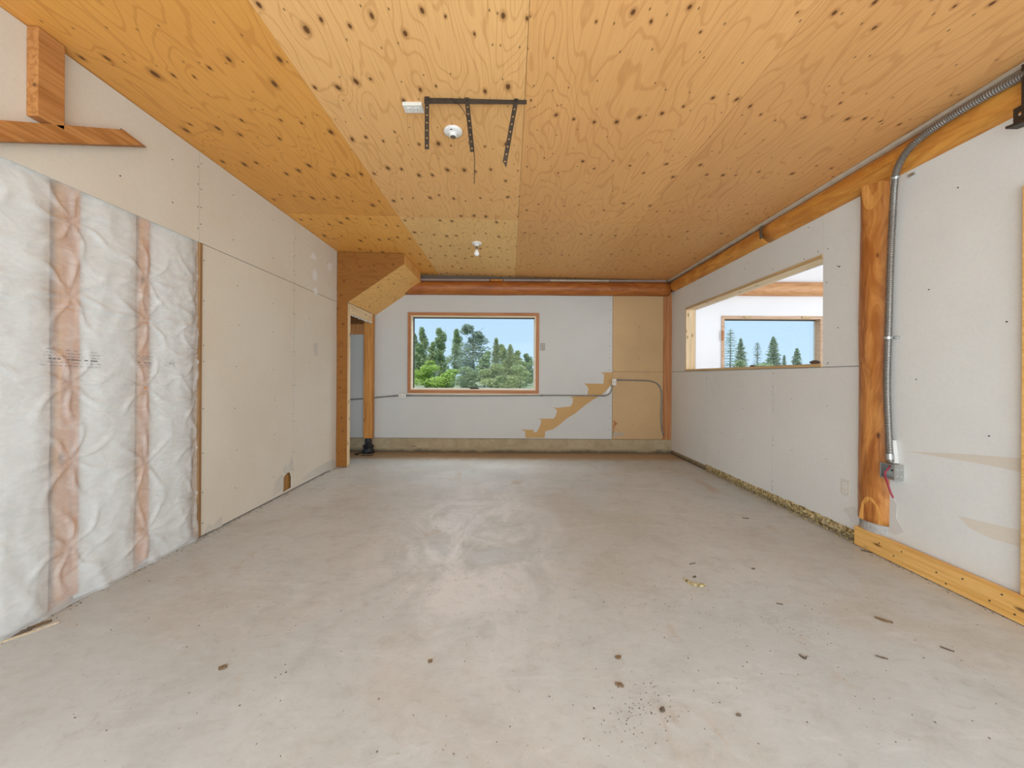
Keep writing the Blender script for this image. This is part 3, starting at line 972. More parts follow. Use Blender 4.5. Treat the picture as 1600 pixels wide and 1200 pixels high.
o = prism('side_panel', [(xr - 0.012, zr + 0.012), (xr, zr + 0.002), (xr, ceil_z(xr) - 0.006), (xr - 0.012, ceil_z(xr) - 0.006)], 'Y', f0 + 0.0125, YB - 0.12, 'ply_soffit', bh)
o['tone'] = (0.9, 0.85, 0.8)
box('post', (xk - 0.038, f0 + 0.013, 0.008), (xk, f0 + 0.10, zk - 0.01), 'pale_z', bh, 0.002)
# rail under the soffit, from the post back to the rear post
box('rail', (xk - 0.038, f0 + 0.101, zk - 0.145), (xk, YB - 0.15, zk - 0.006), 'pale_y', bh, 0.002)
box('rear_post', (xk - 0.135, YB - 0.15, 0.235), (xk - 0.004, YB - 0.035, zk - 0.006), 'post', bh, 0.003)
m = MB()
for k in range(26):
    yy = f0 + 0.12 + (YB - 0.3 - f0) * k / 26
    m.tube([(xk - 0.02, yy, zk - 0.142), (xk - 0.012 + random.uniform(-.02, .02), yy + 0.02, zk - 0.150 - random.uniform(0, .006))], 0.007, 6)
o = m.build('insulation_fringe', 'batt', bh, smooth=True); o['kind'] = 'stuff'
# black pad below the rear post
bk = root('black_pad', (xk - 0.07, YB - 0.09, 0), 'crumpled black rubber pad under the foot of the corner post', 'rubber pad')
m = MB()
vs, fs = [], []
nr = 14
prof = [(0.085, 0.0), (0.10, 0.03), (0.075, 0.075), (0.082, 0.11), (0.05, 0.15), (0.056, 0.19), (0.05, 0.228)]
for j, (r, h) in enumerate(prof):
    for k in range(nr):
        a = 2 * math.pi * k / nr
        q = r * (1 + 0.28 * mnoise.noise((math.cos(a) * 2, math.sin(a) * 2, j * 0.9)))
        vs.append((xk - 0.068 + q * math.cos(a), YB - 0.115 + 0.7 * q * math.sin(a), h + 0.001))
for j in range(len(prof) - 1):
    for k in range(nr):
        fs.append((j * nr + k, j * nr + (k + 1) % nr, (j + 1) * nr + (k + 1) % nr, (j + 1) * nr + k))
fs.append(tuple(range(nr - 1, -1, -1))); fs.append(tuple((len(prof) - 1) * nr + k for k in range(nr)))
m.add(vs, fs)
m.build('pad', 'black', bk)
m = MB()
for k in range(10):
    a = random.uniform(2.5, 5.5)
    x, y = xk - 0.06 + 0.16 * math.cos(a), YB - 0.2 + 0.12 * math.sin(a)
    m.tube([(x - 0.02, y, 0.006), (x + 0.03, y + 0.012, 0.008)], 0.006, 5)
o = m.build('shreds', 'black', bk); o['kind'] = 'stuff'

# ================================================================== LOG BEAMS
def log(name, axis, a0, a1, c, r, mat, parent, flat_hi=None, n=20, seed=0.0, seg=40, taper=0.0, wob=0.006):
    """A peeled log lying along x or y; flat_hi trims its upper side."""
    m = MB(); vs, fs = [], []
    for i in range(seg + 1):
        t = a0 + (a1 - a0) * i / seg
        for k in range(n):
            a = 2 * math.pi * k / n
            q = r * (1 + taper * i / seg) + wob * mnoise.noise((t * 1.3 + seed, math.cos(a), math.sin(a) + seed))
            u, v = q * math.cos(a), q * math.sin(a)
            z = c[1] + v
            if flat_hi is not None: z = min(z, flat_hi)
            vs.append((t, c[0] + u, z) if axis == 'X' else (c[0] + u, t, z) if axis == 'Y' else (c[0] + u, c[1] + v, t))
    for i in range(seg):
        for k in range(n):
            fs.append((i * n + k, i * n + (k + 1) % n, (i + 1) * n + (k + 1) % n, (i + 1) * n + k))
    fs.append(tuple(range(n - 1, -1, -1))); fs.append(tuple(seg * n + k for k in range(n)))
    m.add(vs, fs)
    return m.build(name, mat, parent, smooth=True)


lb = root('log_beam', (XR, 3, 2.65), 'orange peeled log beam along the top of the wall with the pass-through opening', 'log beam')
yj = 3.80
log('log', 'Y', Y0 + 0.02, yj - 0.006, (2.585, 2.648), 0.112, 'log_y', lb, 2.708, seed=3.0, wob=0.004)
log('log', 'Y', yj + 0.006, YB - 0.10, (2.578, 2.640), 0.098, 'log_y', lb, 2.700, seed=8.0, wob=0.004)
m = MB()
m.prism([(2.478 + 0.006 * math.cos(a) * 2, 2.645 + 0.062 * math.sin(a)) for a in [2 * math.pi * k / 14 for k in range(14)]], 'Y', yj - 0.012, yj + 0.014)
m.build('joint_notch', 'crumb', lb)
for k, (yy, zz_) in enumerate(((4.45, 2.63), (3.3, 2.655), (2.3, 2.62), (3.62, 2.61))):
    pass
bb = root('back_log_beam', (0.5, YB, 2.6), 'dark reddish log beam across the end wall above the window', 'log beam')
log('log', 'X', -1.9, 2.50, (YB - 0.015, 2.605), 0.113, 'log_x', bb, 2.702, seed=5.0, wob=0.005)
# pale strips between logs and ceiling
t1 = root('trim_1', (2.48, 3, 2.71), 'pale sealing strip between plywood ceiling and side log beam', 'trim', kind='structure')
m = MB(); vs, fs = [], []
n = 120
for i in range(n + 1):
    y = Y0 + (YB - 0.02 - Y0) * i / n
    q = 0.004 * mnoise.noise((y * 5, 0, 2)) + 0.002 * mnoise.noise((y * 23, 0, 2))
    for x, z in ((2.462 + q, 2.730), (2.470 + q, 2.712), (2.492 + q, 2.706), (2.56, 2.712), (2.56, 2.74)):
        vs.append((x, y, z))
for i in range(n):
    for k in range(5):
        a = i * 5
        fs.append((a + k, a + (k + 1) % 5, a + 5 + (k + 1) % 5, a + 5 + k))
m.add(vs, fs)
m.build('strip', 'foam_strip', t1)
t2 = root('trim_2', (0.5, YB, 2.73), 'dull grey strip in pieces between ceiling and end wall log beam', 'trim', kind='structure')
for x0, x1, mt in ((-1.45, -0.335, 'grey_strip'), (-0.32, -0.13, 'post'), (-0.115, 0.62, 'grey_strip'), (0.625, 1.55, 'foam_strip'), (1.555, 2.44, 'grey_strip')):
    box('strip', (x0, YB - 0.075, 2.704), (x1, YB - 0.02, 2.733), mt, t2)

# ================================================================== WALL RIGHT
wr = root('wall_right', (XR, 3, 0), 'pale painted drywall sheets with a pass-through opening and a log post', 'wall', kind='structure')
opY0, opY1, opZ0, opZ1 = 3.148, 5.585, 1.325, 2.19
ZSR = 1.295
ZH = 2.575
def rpanel(y0, y1, z0, z1):
    return box('drywall_panel', (XR, y0 + g, z0), (XR + TH, y1 - g, z1), 'board_right', wr)
ys1, ys2 = onX(1103, 660, XR).y, onX(1206, 680, XR).y
yp0, yp1 = 2.61, 2.82
r1 = rpanel(ys1, YB - 0.012, 0.062, ZSR - g)
r2 = rpanel(ys2, ys1, 0.075, ZSR - g)
r3 = rpanel(2.812, ys2, 0.080, ZSR - g)
yu1 = onX(1107, 455, XR).y
u1 = rpanel(opY1 + 0.022, YB - 0.012, ZSR + g, ZH)
u2 = rpanel(yu1, opY1 + 0.022, opZ1 + 0.032, ZH)
u3 = rpanel(3.146, yu1, opZ1 + 0.032, ZH)
u4 = rpanel(2.808, 3.149, ZSR + g, ZH)
nearp = box('drywall_panel', (XR, Y0, 0.02), (XR + TH, 2.603, ZH + 0.02), 'board_right', wr)
dots('screw_heads', [(ys2 + s * 0.014, z) for z in (.12, .2, .55, .62, .9, 1.12, 1.25) for s in (-1,)] + field(4.0, 4.9, .2, 1.2, 2, 4) + [(ys1 - 0.02, z) for z in (.2, .5, .9, 1.2)], 'X', XR, 0.0042, 'screw', r2, -1)
dots('screw_heads', [(ys2 - 0.016, z) for z in (.15, .6, 1.05)] + field(2.9, 3.7, .3, 1.2, 2, 2), 'X', XR, 0.0036, 'screw', r3, -1)
dots('screw_heads', [(3.2, 2.26), (3.35, 2.245), (3.75, 2.27), (4.2, 2.4), (4.6, 2.26), (4.15, 2.45), (3.3, 2.5)], 'X', XR, 0.0045, 'screw', u3, -1)
dots('screw_heads', [(3.10, 2.25), (3.11, 1.98), (3.09, 1.33), (3.1, 1.32), (3.0, 1.6)], 'X', XR, 0.0045, 'screw', u4, -1)
dots('screw_heads', [(2.35, 1.75), (2.2, 2.3), (2.42, 1.2), (1.98, 1.5), (2.05, 0.9)], 'X', XR, 0.004, 'screw', nearp, -1)
for lst, pa, mt in (([(1415, 705), (1500, 709), (1596, 716), (1596, 738), (1545, 727), (1470, 714)], nearp, 'paper_pale'),
                ([(1497, 806), (1530, 814), (1596, 829), (1596, 855), (1550, 842), (1515, 825)], nearp, 'paper_pale'),
                ([(1389, 785), (1396, 778), (1402, 788), (1400, 808), (1413, 831), (1398, 836), (1389, 830)], nearp, 'compound'),
                ([(1316, 795), (1333, 791), (1341, 798), (1341, 820), (1330, 816), (1325, 805)], r3, 'compound'),
                ([(1368, 423), (1372, 420), (1378, 427), (1372, 427)], u4, 'crumb')):
    if pa is u4: lst = [(1306, 414), (1310, 416), (1314, 415), (1311, 418)]
    blot('patch', pxX(lst, XR), mt, pa, XR, -1)
m = MB()                                            # wall core with the opening left clear
m.prism([(Y0, 0.0), (opY1 + 0.02, 0.0), (opY1 + 0.02, opZ0 - 0.03), (opY0 - 0.02, opZ0 - 0.03), (opY0 - 0.02, opZ1 + 0.03), (opY1 + 0.02, opZ1 + 0.03), (opY1 + 0.021, 0.0), (YB + 0.1, 0.0), (YB + 0.1, 2.74), (Y0, 2.74)],
        'X', XR + TH + 0.004, XR + 0.135)
m.build('core', 'backing', wr)
m = MB()
m.prism([(Y0, -0.1), (opY1 + 0.005, -0.1), (opY1 + 0.005, opZ0), (opY0, opZ0), (opY0, opZ1), (opY1 + 0.005, opZ1), (opY1 + 0.0055, -0.1), (YB, -0.1), (YB, 3.3), (Y0, 3.3)], 'X', XR + 0.137, XR + 0.15)
m.build('next_room_board', 'white_room', wr)
box('kerb_strip', (XR - 0.004, ys1, 0.0), (XR + TH, YB - 0.03, 0.058), 'kerb', wr)
# opening lining
op = root('window_2', (XR, 4.4, opZ0), 'unglazed pass-through opening lined with pale lumber into the white next room', 'opening', kind='structure')
x0, x1 = XR - 0.004, XR + 0.150
box('jamb', (x0, opY1, opZ0), (x1 - 0.02, opY1 + 0.02, opZ1), 'pale_z', op)
box('jamb', (XR + 0.0135, opY0 - 0.018, opZ0 - 0.02), (x1 - 0.02, opY0, opZ1 + 0.02), 'pale_z', op)
box('head', (x0, opY0, opZ1), (x1 - 0.012, opY1 + 0.02, opZ1 + 0.028), 'pale_y', op)
box('sill', (x0 - 0.006, opY0, opZ0 - 0.028), (x1 - 0.012, opY1 + 0.02, opZ0), 'pale_y', op)
box('edge_strip', (x0 - 0.006, opY0, opZ1 + 0.002), (x0 - 0.0005, opY1 + 0.02, opZ1 + 0.030), 'tan_y', op)
box('edge_strip', (x0 - 0.012, opY0, opZ0 - 0.026), (x0 - 0.0065, opY1 + 0.02, opZ0 - 0.001), 'tan_y', op)
# scraps lying on the sill
def scrap(name, c, sc, seed, mat, label, cat, group=None, n=10):
    m = MB(); vs, fs = [], []
    nr = 5
    for j in range(nr):
        h = j / (nr - 1)
        rr = math.sin(math.pi * (0.12 + 0.80 * h))
        for k in range(n):
            a = 2 * math.pi * k / n
            q = rr * (1 + 0.45 * mnoise.noise((math.cos(a) * 1.6 + seed, math.sin(a) * 1.6, j * 1.1 + seed)))
            vs.append((c[0] + sc[0] * q * math.cos(a), c[1] + sc[1] * q * math.sin(a), c[2] + sc[2] * h))
    for j in range(nr - 1):
        for k in range(n):
            fs.append((j * n + k, j * n + (k + 1) % n, (j + 1) * n + (k + 1) % n, (j + 1) * n + k))
    fs.append(tuple(range(n - 1, -1, -1))); fs.append(tuple((nr - 1) * n + k for k in range(n)))
    m.add(vs, fs)
    return tag(m.build(name, mat), label, cat, group)
p = onX(1273, 568, XR + 0.06)
scrap('dark_scrap', (p.x, p.y, opZ0), (0.03, 0.05, 0.035), 1.0, 'crumb', 'dark crumpled scrap on the pass-through sill by the near jamb', 'scrap')
p = onX(1176, 572, XR + 0.05)
scrap('dark_scrap', (p.x, p.y, opZ0), (0.02, 0.045, 0.02), 5.0, 'crumb', 'flat dark scrap midway along the pass-through sill', 'scrap')
# insulation at the foot
ins = root('insulation_strip', (XR, 4, 0), 'ragged straw coloured insulation bulging from the gap under the drywall', 'insulation')
m = MB(); vs, fs = [], []
n = 260
for i in range(n + 1):
    y = 2.80 + (ys1 - 0.005 - 2.80) * i / n
    fat = 0.35 + 0.65 * (1 - i / n)
    for k in range(9):
        a = k / 8
        bul = math.sin(math.pi * a)
        q = (0.028 * fat * bul) * (0.7 + 1.0 * mnoise.noise((y * 14, a * 4, 0))) + 0.012 * mnoise.noise((y * 55, a * 9, 3)) * bul
        vs.append((XR + 0.004 - q, y, 0.002 + 0.088 * a))
for i in range(n):
    for k in range(8):
        a = i * 9 + k
        fs.append((a, a + 1, a + 10, a + 9))
m.add(vs, fs)
m.build('fill', 'straw', ins)
m = MB()
for k in range(900):
    y = 2.80 + (ys1 - 2.80) * random.random() ** 1.2
    x = XR - random.random() ** 2 * 0.055
    z = random.uniform(0.004, 0.07) * (1 if x > XR - 0.02 else 0.25)
    a = random.uniform(0, 6.28)
    L = random.uniform(0.008, 0.028)
    d = Vector((math.cos(a) * 0.5, math.sin(a), random.uniform(-.4, .4))) * L
    p_, q_ = Vector((x, y, z)), Vector((x, y, z)) + d
    q_.z = max(0.003, q_.z); q_.x = min(q_.x, XR + 0.003)
    w_ = Vector((0.0014, 0, 0.0018))
    m.add([p_ - w_, p_ + w_, q_ + w_, q_ - w_], [(0, 1, 2, 3)])
o = m.build('loose_fibres', 'straw', ins); o['kind'] = 'stuff'

# base plank and door stud
bp = box('baseboard_right', (XR - 0.055, 0.2, 0.004), (XR - 0.015, 2.79, 0.136), 'plank', None, 0.003)
tag(bp, 'yellow lumber plank laid along the floor as a baseboard', 'baseboard', kind='structure')
dots('nail_heads', [(2.6, .09), (2.5, .05), (2.45, .1), (2.25, .07), (2.2, .03), (2.12, .1), (2.0, .05), (1.95, .11), (1.9, .04)], 'X', XR - 0.055, 0.0045, 'screw', bp, -1)
ds = box('trim_3', (XR - 0.03, 1.79, 0.139), (XR - 0.0005, onX(1596, 560, XR - 0.03).y, onX(1596, 291, XR - 0.03).z), 'plank', None, 0.002)
tag(ds, 'upright yellow lumber strip standing on the plank at the frame edge', 'trim', kind='structure')

# ================================================================== LOG POST
lp = root('log_post', (XR, 2.72, 0), 'orange peeled log post half sunk in the wall on a concrete footing', 'log post')
pc = (XR + 0.094, 2.706)
zb_, zt_ = 0.205, 2.60
m = MB(); n, seg = 28, 60; vs, fs = [], []
for i in range(seg + 1):
    t = zb_ + (zt_ - zb_) * i / seg
    for k in range(n):
        a = 2 * math.pi * k / n
        q = 0.150 - 0.005 * i / seg + 0.007 * mnoise.noise((t * 1.5, math.cos(a) * 1.2, math.sin(a) * 1.2)) + 0.002 * mnoise.noise((t * 6, math.cos(a) * 3, math.sin(a) * 3))
        vs.append((pc[0] + q * math.cos(a), pc[1] + q * math.sin(a), t))
for i in range(seg):
    for k in range(n):
        fs.append((i * n + k, i * n + (k + 1) % n, (i + 1) * n + (k + 1) % n, (i + 1) * n + k))
fs.append(tuple(range(n - 1, -1, -1))); fs.append(tuple(seg * n + k for k in range(n)))
m.add(vs, fs)
m.build('log', 'log_z', lp, smooth=True)
# flats cut for joints, standing square to the room's corner view of the post
def facet(name, zc, h, w, up, flat):
    d = Vector((-0.978, -0.208, 0)).normalized(); s = Vector((d.y, -d.x, 0))
    pts = []
    for k in range(17):
        a = math.pi * k / 16
        pts.append((w * math.cos(a), h * math.sin(a) * up))
    m = MB(); vs = []
    for off in (0.120, 0.1595):
        for u_, v_ in pts:
            p_ = Vector((pc[0], pc[1], zc)) + d * (off - 0.0165 * (u_ / w) ** 2 - 0.006 * abs(v_ / h)) + s * u_
            vs.append((p_.x, p_.y, zc + v_))
    n_ = len(pts)
    m.add(vs, [tuple(range(n_)), tuple(range(2 * n_ - 1, n_ - 1, -1))] + [(i, (i + 1) % n_, n_ + (i + 1) % n_, n_ + i) for i in range(n_)])
    return m.build(name, 'log_cut', lp)
facet('notch_face', 2.58, 0.20, 0.070, -1, 0)
facet('notch_face', 0.207, 0.175, 0.068, 1, 0)
m = MB()
m.lathe([(0.142, 0.0), (0.145, 0.06), (0.141, 0.15), (0.138, 0.2045)], (pc[0], pc[1] - 0.012, 0.0), 32)
m.build('footing', 'footing', lp, bevel=0.003)

# ================================================================== ELECTRICAL on the right wall
fx = root('flexible_conduit', (2.5, 2.5, 0.9), 'ribbed grey flexible metal conduit curving from log beam down beside the post', 'conduit')
path = [(2.455, 0.9, 2.64)]
for px, py, X in ((1660, 82, 2.452), (1600, 117, 2.450), (1540, 150, 2.447), (1480, 186, 2.444), (1440, 214, 2.444), (1416, 238, 2.450), (1402, 264, 2.465), (1397.5, 290, 2.49),
                  (1395, 330, 2.515), (1391.5, 400, 2.522), (1388, 520, 2.526), (1386, 600, 2.526), (1388, 665, 2.524), (1391, 722, 2.522)):
    path.append(onX(px, py, X))
sp = spline(path, 0.0028)
m = MB(); m.tube(sp, lambda i: 0.0210 if (i // 2) % 2 == 0 else 0.0160, 12)
m.build('hose', 'flex', fx)
def ring_at(i, w, r, mat, name, ear):
    m = MB()
    a, b = sp[i], sp[i + 1]
    t = (b - a).normalized()
    m.tube([a - t * w, a - t * w * 0.9, a + t * w * 0.9, a + t * w], lambda j: r, 14)
    o = m.build(name, mat, fx, smooth=False)
    if ear:
        box('clamp_tab', (XR - 0.012, a.y - 0.045, a.z - w), (XR - 0.0005, a.y - 0.010, a.z + w), mat, fx, 0.001)
    return o
zs = [p_.z for p_ in sp]
iA = min(range(len(sp)), key=lambda i: abs(sp[i].z - onX(1397, 278, 2.48).z) + (10 if sp[i].y < 2.3 else 0))
iB = min(range(len(sp)), key=lambda i: abs(sp[i].z - onX(1388, 528, 2.52).z))
ring_at(iA, 0.008, 0.0235, 'galv', 'clamp', True)
ring_at(iB, 0.008, 0.0235, 'galv', 'clamp', True)
iC = len(sp) - 14
ring_at(iC, 0.018, 0.0225, 'galv', 'end_fitting', False)

jb = root('junction_box', (2.53, 2.55, 0.6), 'open galvanised junction box below the flexible conduit beside the log post', 'junction box')
bx0, bx1 = 2.500, XR - 0.0005
cA, cB = onX(1375, 735, bx0), onX(1398, 735, bx0)
by1, by0 = cA.y, cB.y
bz1 = onX(1398, 727, bx0).z; bz0 = onX(1398, 751, bx0).z
t = 0.003
m = MB()
m.box((bx1 - t, by0, bz0), (bx1, by1, bz1))
m.box((bx0, by0, bz0), (bx1 - t, by0 + t, bz1))
m.box((bx0, by1 - t, bz0), (bx1 - t, by1, bz1))
m.box((bx0, by0 + t, bz0), (bx1 - t, by1 - t, bz0 + t))
m.box((bx0, by0 + t, bz1 - t), (bx1 - t, by1 - t, bz1))
m.build('shell', 'galv', jb)
m = MB()
for fy in (by0, by1 - 0.009):
    m.box((bx0 - 0.0015, fy, bz0), (bx0, fy + 0.009, bz1))
for fz in (bz0, bz1 - 0.006):
    m.box((bx0 - 0.0015, by0 + 0.009, fz), (bx0, by1 - 0.009, fz + 0.006))
m.build('rim', 'galv', jb)
for k in range(4):
    u = bx0 + 0.018 + 0.026 * (k % 2); v = bz0 + 0.025 + 0.045 * (k // 2)
    ring = [(u + 0.006 * math.cos(a * math.pi / 5), v + 0.006 * math.sin(a * math.pi / 5)) for a in range(10)]
    m = MB(); m.prism(ring, 'Y', by0 - 0.0012, by0)
    m.build('knockout', 'footing', jb)
m = MB(); m.tube([(bx1 - 0.004, (by0 + by1) / 2 + 0.02, (bz0 + bz1) / 2), (bx1 - 0.012, (by0 + by1) / 2 + 0.02, (bz0 + bz1) / 2)], 0.005, 8)
m.build('ground_screw', 'slot', jb)
rw = spline([(2.522, (by0 + by1) / 2 - 0.002, bz1 - 0.004), (2.510, (by0 + by1) / 2, bz1 - 0.03), (2.490, (by0 + by1) / 2 + 0.005, bz0 + 0.03), onX(1387.5, 757, 2.484), onX(1391, 768, 2.486), onX(1395.5, 778, 2.492)], 0.006)
m = MB(); m.tube(rw, 0.0055, 8)
tag(m.build('red_wire', 'red', smooth=True), 'red insulated wire hanging out of the open junction box', 'wire')
pts = pxX([(1394, 688), (1395.5, 700), (1398, 724), (1395, 724)], XR - 0.03)
dsc = prism('drywall_splinter', [(p_.y, p_.z) for p_ in pts], 'X', XR - 0.03, XR - 0.0015, 'filler')
tag(dsc, 'white drywall splinter standing upright on the junction box', 'splinter')


def outlet_wall(name, c, axis, label, mats=('ivory', 'slot')):
    """Duplex receptacle: plate, two faces with slots. axis 'R' on the right wall, 'C' on the ceiling."""
    r = root(name, c, label, 'outlet')
    def bx(nm, u0, v0, u1, v1, d0, d1, mat, par, bev=0.0):
        if axis == 'R':
            return box(nm, (XR - d1, c.y + u0, c.z + v0), (XR - d0, c.y + u1, c.z + v1), mat, par, bev)
        return box(nm, (c.x + v0, c.y + u0, c.z - d1), (c.x + v1, c.y + u1, c.z - d0), mat, par, bev)
    bx('plate', -0.035, -0.057, 0.035, 0.057, 0.0006, 0.007 if axis == 'R' else 0.022, mats[0], r, 0.003)
    dd = 0.007 if axis == 'R' else 0.022
    for v in (-0.021, 0.021):
        f = bx('socket', -0.016, v - 0.015, 0.016, v + 0.015, dd, dd + 0.002, 'ceramic', r, 0.0015)
        for u in (-0.0065, 0.0065):
            bx('slot', u - 0.0014, v - 0.001, u + 0.0014, v + 0.009, dd + 0.002, dd + 0.0025, 'slot', f)
        bx('slot', -0.002, v - 0.010, 0.002, v - 0.006, dd + 0.002, dd + 0.0025, 'slot', f)
    return r
outlet_wall('outlet', onX(1322, 762, XR), 'R', 'ivory duplex outlet low on the pale drywall beside the log post')

# garage track bracket at the frame edge
tb = root('track_bracket', (2.45, 1.95, 2.55), 'dark perforated steel door track bracket hanging below the log beam', 'bracket')

def perforated(u0, u1, w, pitch, hr, place, thick, name, parent, mat='steel_dark', tip=False):
    """Strip with real round holes. place(u, v, d) -> point; u along, v across, d through."""
    n = max(1, int(round((u1 - u0) / pitch)))
    pt = (u1 - u0) / n
    m = MB()
    for c in range(n):
        ua, ub = u0 + c * pt, u0 + (c + 1) * pt
        uc = (ua + ub) / 2
        outer = [(ub, 0), (ub, w / 2), (uc, w / 2), (ua, w / 2), (ua, 0), (ua, -w / 2), (uc, -w / 2), (ub, -w / 2)]
        inner = [(uc + hr * math.cos(k * math.pi / 4), hr * math.sin(k * math.pi / 4)) for k in range(8)]
        if tip and c == n - 1:
            outer = [(ub - 0.004, 0.0), (ua + pt * 0.55, w / 2), (uc, w / 2), (ua, w / 2), (ua, 0), (ua, -w / 2), (uc, -w / 2), (ub + 0.012, -w / 2)]
        vs = []
        for d in (0, thick):
            vs += [place(u, v, d) for u, v in outer] + [place(u, v, d) for u, v in inner]
        fs = []
        for k in range(8):
            k2 = (k + 1) % 8
            fs += [(k, k2, 8 + k2, 8 + k), (16 + k2, 16 + k, 24 + k, 24 + k2), (8 + k, 8 + k2, 24 + k2, 24 + k), (k2, k, 16 + k, 16 + k2)]
        m.add(vs, fs)
    return m.build(name, mat, parent)


bX = 2.44
yb0 = onX(1583, 185, bX).y; 
zb1, zb0 = onX(1583, 172, bX).z, onX(1583, 194, bX).z
perforated(yb0 - 0.10, yb0, 0.075, 0.05, 0.009, lambda u, v, d: (bX + d, u, (zb0 + zb1) / 2 + v), 0.003, 'plate', tb)
e0, e1 = onX(1574, 198, bX - 0.03), onX(1612, 183, bX - 0.03)
m = MB()
m.prism([(e0.y, e0.z), (e1.y, e1.z), (e1.y, e1.z - 0.012), (e0.y, e0.z - 0.012)], 'X', bX - 0.04, bX + 0.02)
m.build('lower_flange', 'steel_dark', tb)
zz0 = onX(1600, 105, 2.445).z
yv = onX(1599, 140, 2.445).y
box('hanger', (2.435, yv - 0.05, zb0), (2.440, yv, 2.705), 'steel_dark', tb)

# ================================================================== CEILING FITTINGS
hb_ = root('hanger_bracket', (-0.2, 2.18, 2.79), 'blackened slotted angle bracket with three perforated straps hanging from the ceiling', 'bracket')
cl, cr_ = onC(663, 152), onC(823, 155)
yh = (cl.y + cr_.y) / 2
zc = ceil_z(0)
m = MB()
m.box((cl.x, yh, ceil_z(cl.x) - 0.038), (cr_.x, yh + 0.003, ceil_z(cr_.x) - 0.001))
m.box((cl.x, yh + 0.003, ceil_z(cl.x) - 0.004), (cr_.x, yh + 0.035, ceil_z(cr_.x) - 0.001))
m.build('angle_bar', 'steel_dark', hb_)
yst = yh - 0.006
def strap(p0, p1, tip):
    a, b = onY(*p0, yst), onY(*p1, yst)
    L = (b - a).length
    d = (b - a).normalized(); s = Vector((d.z, 0, -d.x))
    return perforated(0, L, 0.0255, 0.042, 0.0056, lambda u, v, dd: tuple(a + d * u + s * v + Vector((0, dd, 0))), 0.003, 'strap', hb_, tip=tip)
strap((667, 150), (667, 233), False)
strap((729, 151), (738, 237), False)
strap((807, 153), (788, 258), True)
m = MB()
for px in (667, 729, 807):
    p_ = onY(px, 152, yst)
    m.tube([(p_.x, yst - 0.004, p_.z - 0.012), (p_.x, yh, p_.z - 0.012)], 0.008, 8)
o = m.build('bolts', 'steel_dark', hb_); o['kind'] = 'stuff'
w1 = spline([onY(704, 153, yst + 0.01), onY(712, 159, yst - 0.004), onY(720, 167, yst - 0.006), onY(728, 180, yst - 0.007), onY(735, 205, yst - 0.008), onY(740, 230, yst - 0.008), onY(741.5, 258, yst - 0.008), onY(741, 287, yst - 0.008)], 0.012)
m = MB(); m.tube(w1, 0.0022, 6)
tag(m.build('thin_wire', 'steel_dark', smooth=True), 'thin dark wire looped behind the middle ceiling strap and dangling below it', 'wire')

c = onC(646, 165)
outlet_wall('ceiling_outlet', Vector((c.x, c.y, ceil_z(c.x))), 'C', 'ivory duplex outlet on the plywood ceiling beside the slotted bracket')

def lampholder(name, px, py, label, bulb):
    c = onC(px, py)
    z = ceil_z(c.x) - 0.0005
    r = root(name, (c.x, c.y, z), label, 'lampholder')
    m = MB()
    m.lathe([(0.054, 0.0), (0.059, 0.004), (0.060, 0.014), (0.055, 0.0195), (0.040, 0.0225), (0.0275, 0.0245), (0.0245, 0.029), (0.0235, 0.043), (0.019, 0.045)], (c.x, c.y, z), 32, True)
    m.build('base', 'ceramic', r, smooth=True)
    m = MB()
    if bulb:
        m.lathe([(0.016, 0.044), (0.016, 0.082), (0.014, 0.084)], (c.x, c.y, z), 20, True)
        m.build('socket', 'brass', r, smooth=True)
        m = MB()
        pr = [(0.0135, 0.083), (0.016, 0.092), (0.024, 0.105), (0.0305, 0.122), (0.031, 0.134), (0.027, 0.147), (0.017, 0.156), (0.004, 0.159)]
        m.lathe(pr, (c.x, c.y, z), 24, True)
        m.build('bulb', 'bulb', r, smooth=True)
    else:
        m.lathe([(0.0185, 0.0447), (0.0185, 0.0458), (0.017, 0.0460)], (c.x, c.y, z), 20, True)
        m.build('socket', 'brass', r)
        m = MB(); m.box((c.x - 0.012, c.y - 0.045, z - 0.0235), (c.x + 0.002, c.y - 0.038, z - 0.017))
        m.build('screw_slot', 'slot', r)
lampholder('lampholder', 708, 203, 'white porcelain ceiling lampholder without a bulb behind the hanging straps', False)
lampholder('lampholder', 745, 379, 'white porcelain ceiling lampholder holding a clear bulb near the end wall', True)

# ================================================================== CONDUITS ON THE BACK WALL
def pipe(name, pts, r, label, fittings=()):
    q = spline(pts, 0.03)
    rt = root(name, q[0], label, 'conduit')
    m = MB(); m.tube(q, r, 10)
    m.build('tube', 'conduit', rt, smooth=True)
    for f in fittings:
        i = min(range(len(q)), key=lambda k: (q[k] - f).length)
        i = max(1, min(i, len(q) - 2))
        t_ = (q[i + 1] - q[i - 1]).normalized()
        m = MB(); m.tube([q[i] - t_ * 0.02, q[i] + t_ * 0.02], r * 1.35, 10)
        m.build('coupling', 'conduit', rt)
    return rt
yc = YB - 0.012
P = lambda a, b: onY(a, b, yc)
pipe('rigid_conduit', [P(530, 625), P(560, 623.5), P(600, 620), P(626, 618)], 0.0105, 'thin grey conduit running behind the corner post to the small wall box', [P(618, 618.5)])
pipe('rigid_conduit', [P(636, 618), P(660, 618.3), P(760, 618.5), P(860, 617.8), P(935, 618.2), P(947, 618), P(953, 614), P(956.5, 606), P(957, 600)], 0.0105, 'long grey conduit under the window bending up to the second wall box', [P(845, 618), P(941, 618.3), P(640, 618)])
pipe('rigid_conduit', [P(961, 593.5), P(1000, 594.5), P(1012, 595), P(1022, 597), P(1029, 601.5), P(1033, 610), P(1034, 625), P(1033, 650), P(1034, 668), P(1037, 680)], 0.0105, 'grey conduit arching over the bare tan panel and down the corner post', [P(1031.5, 604), P(966, 594)])
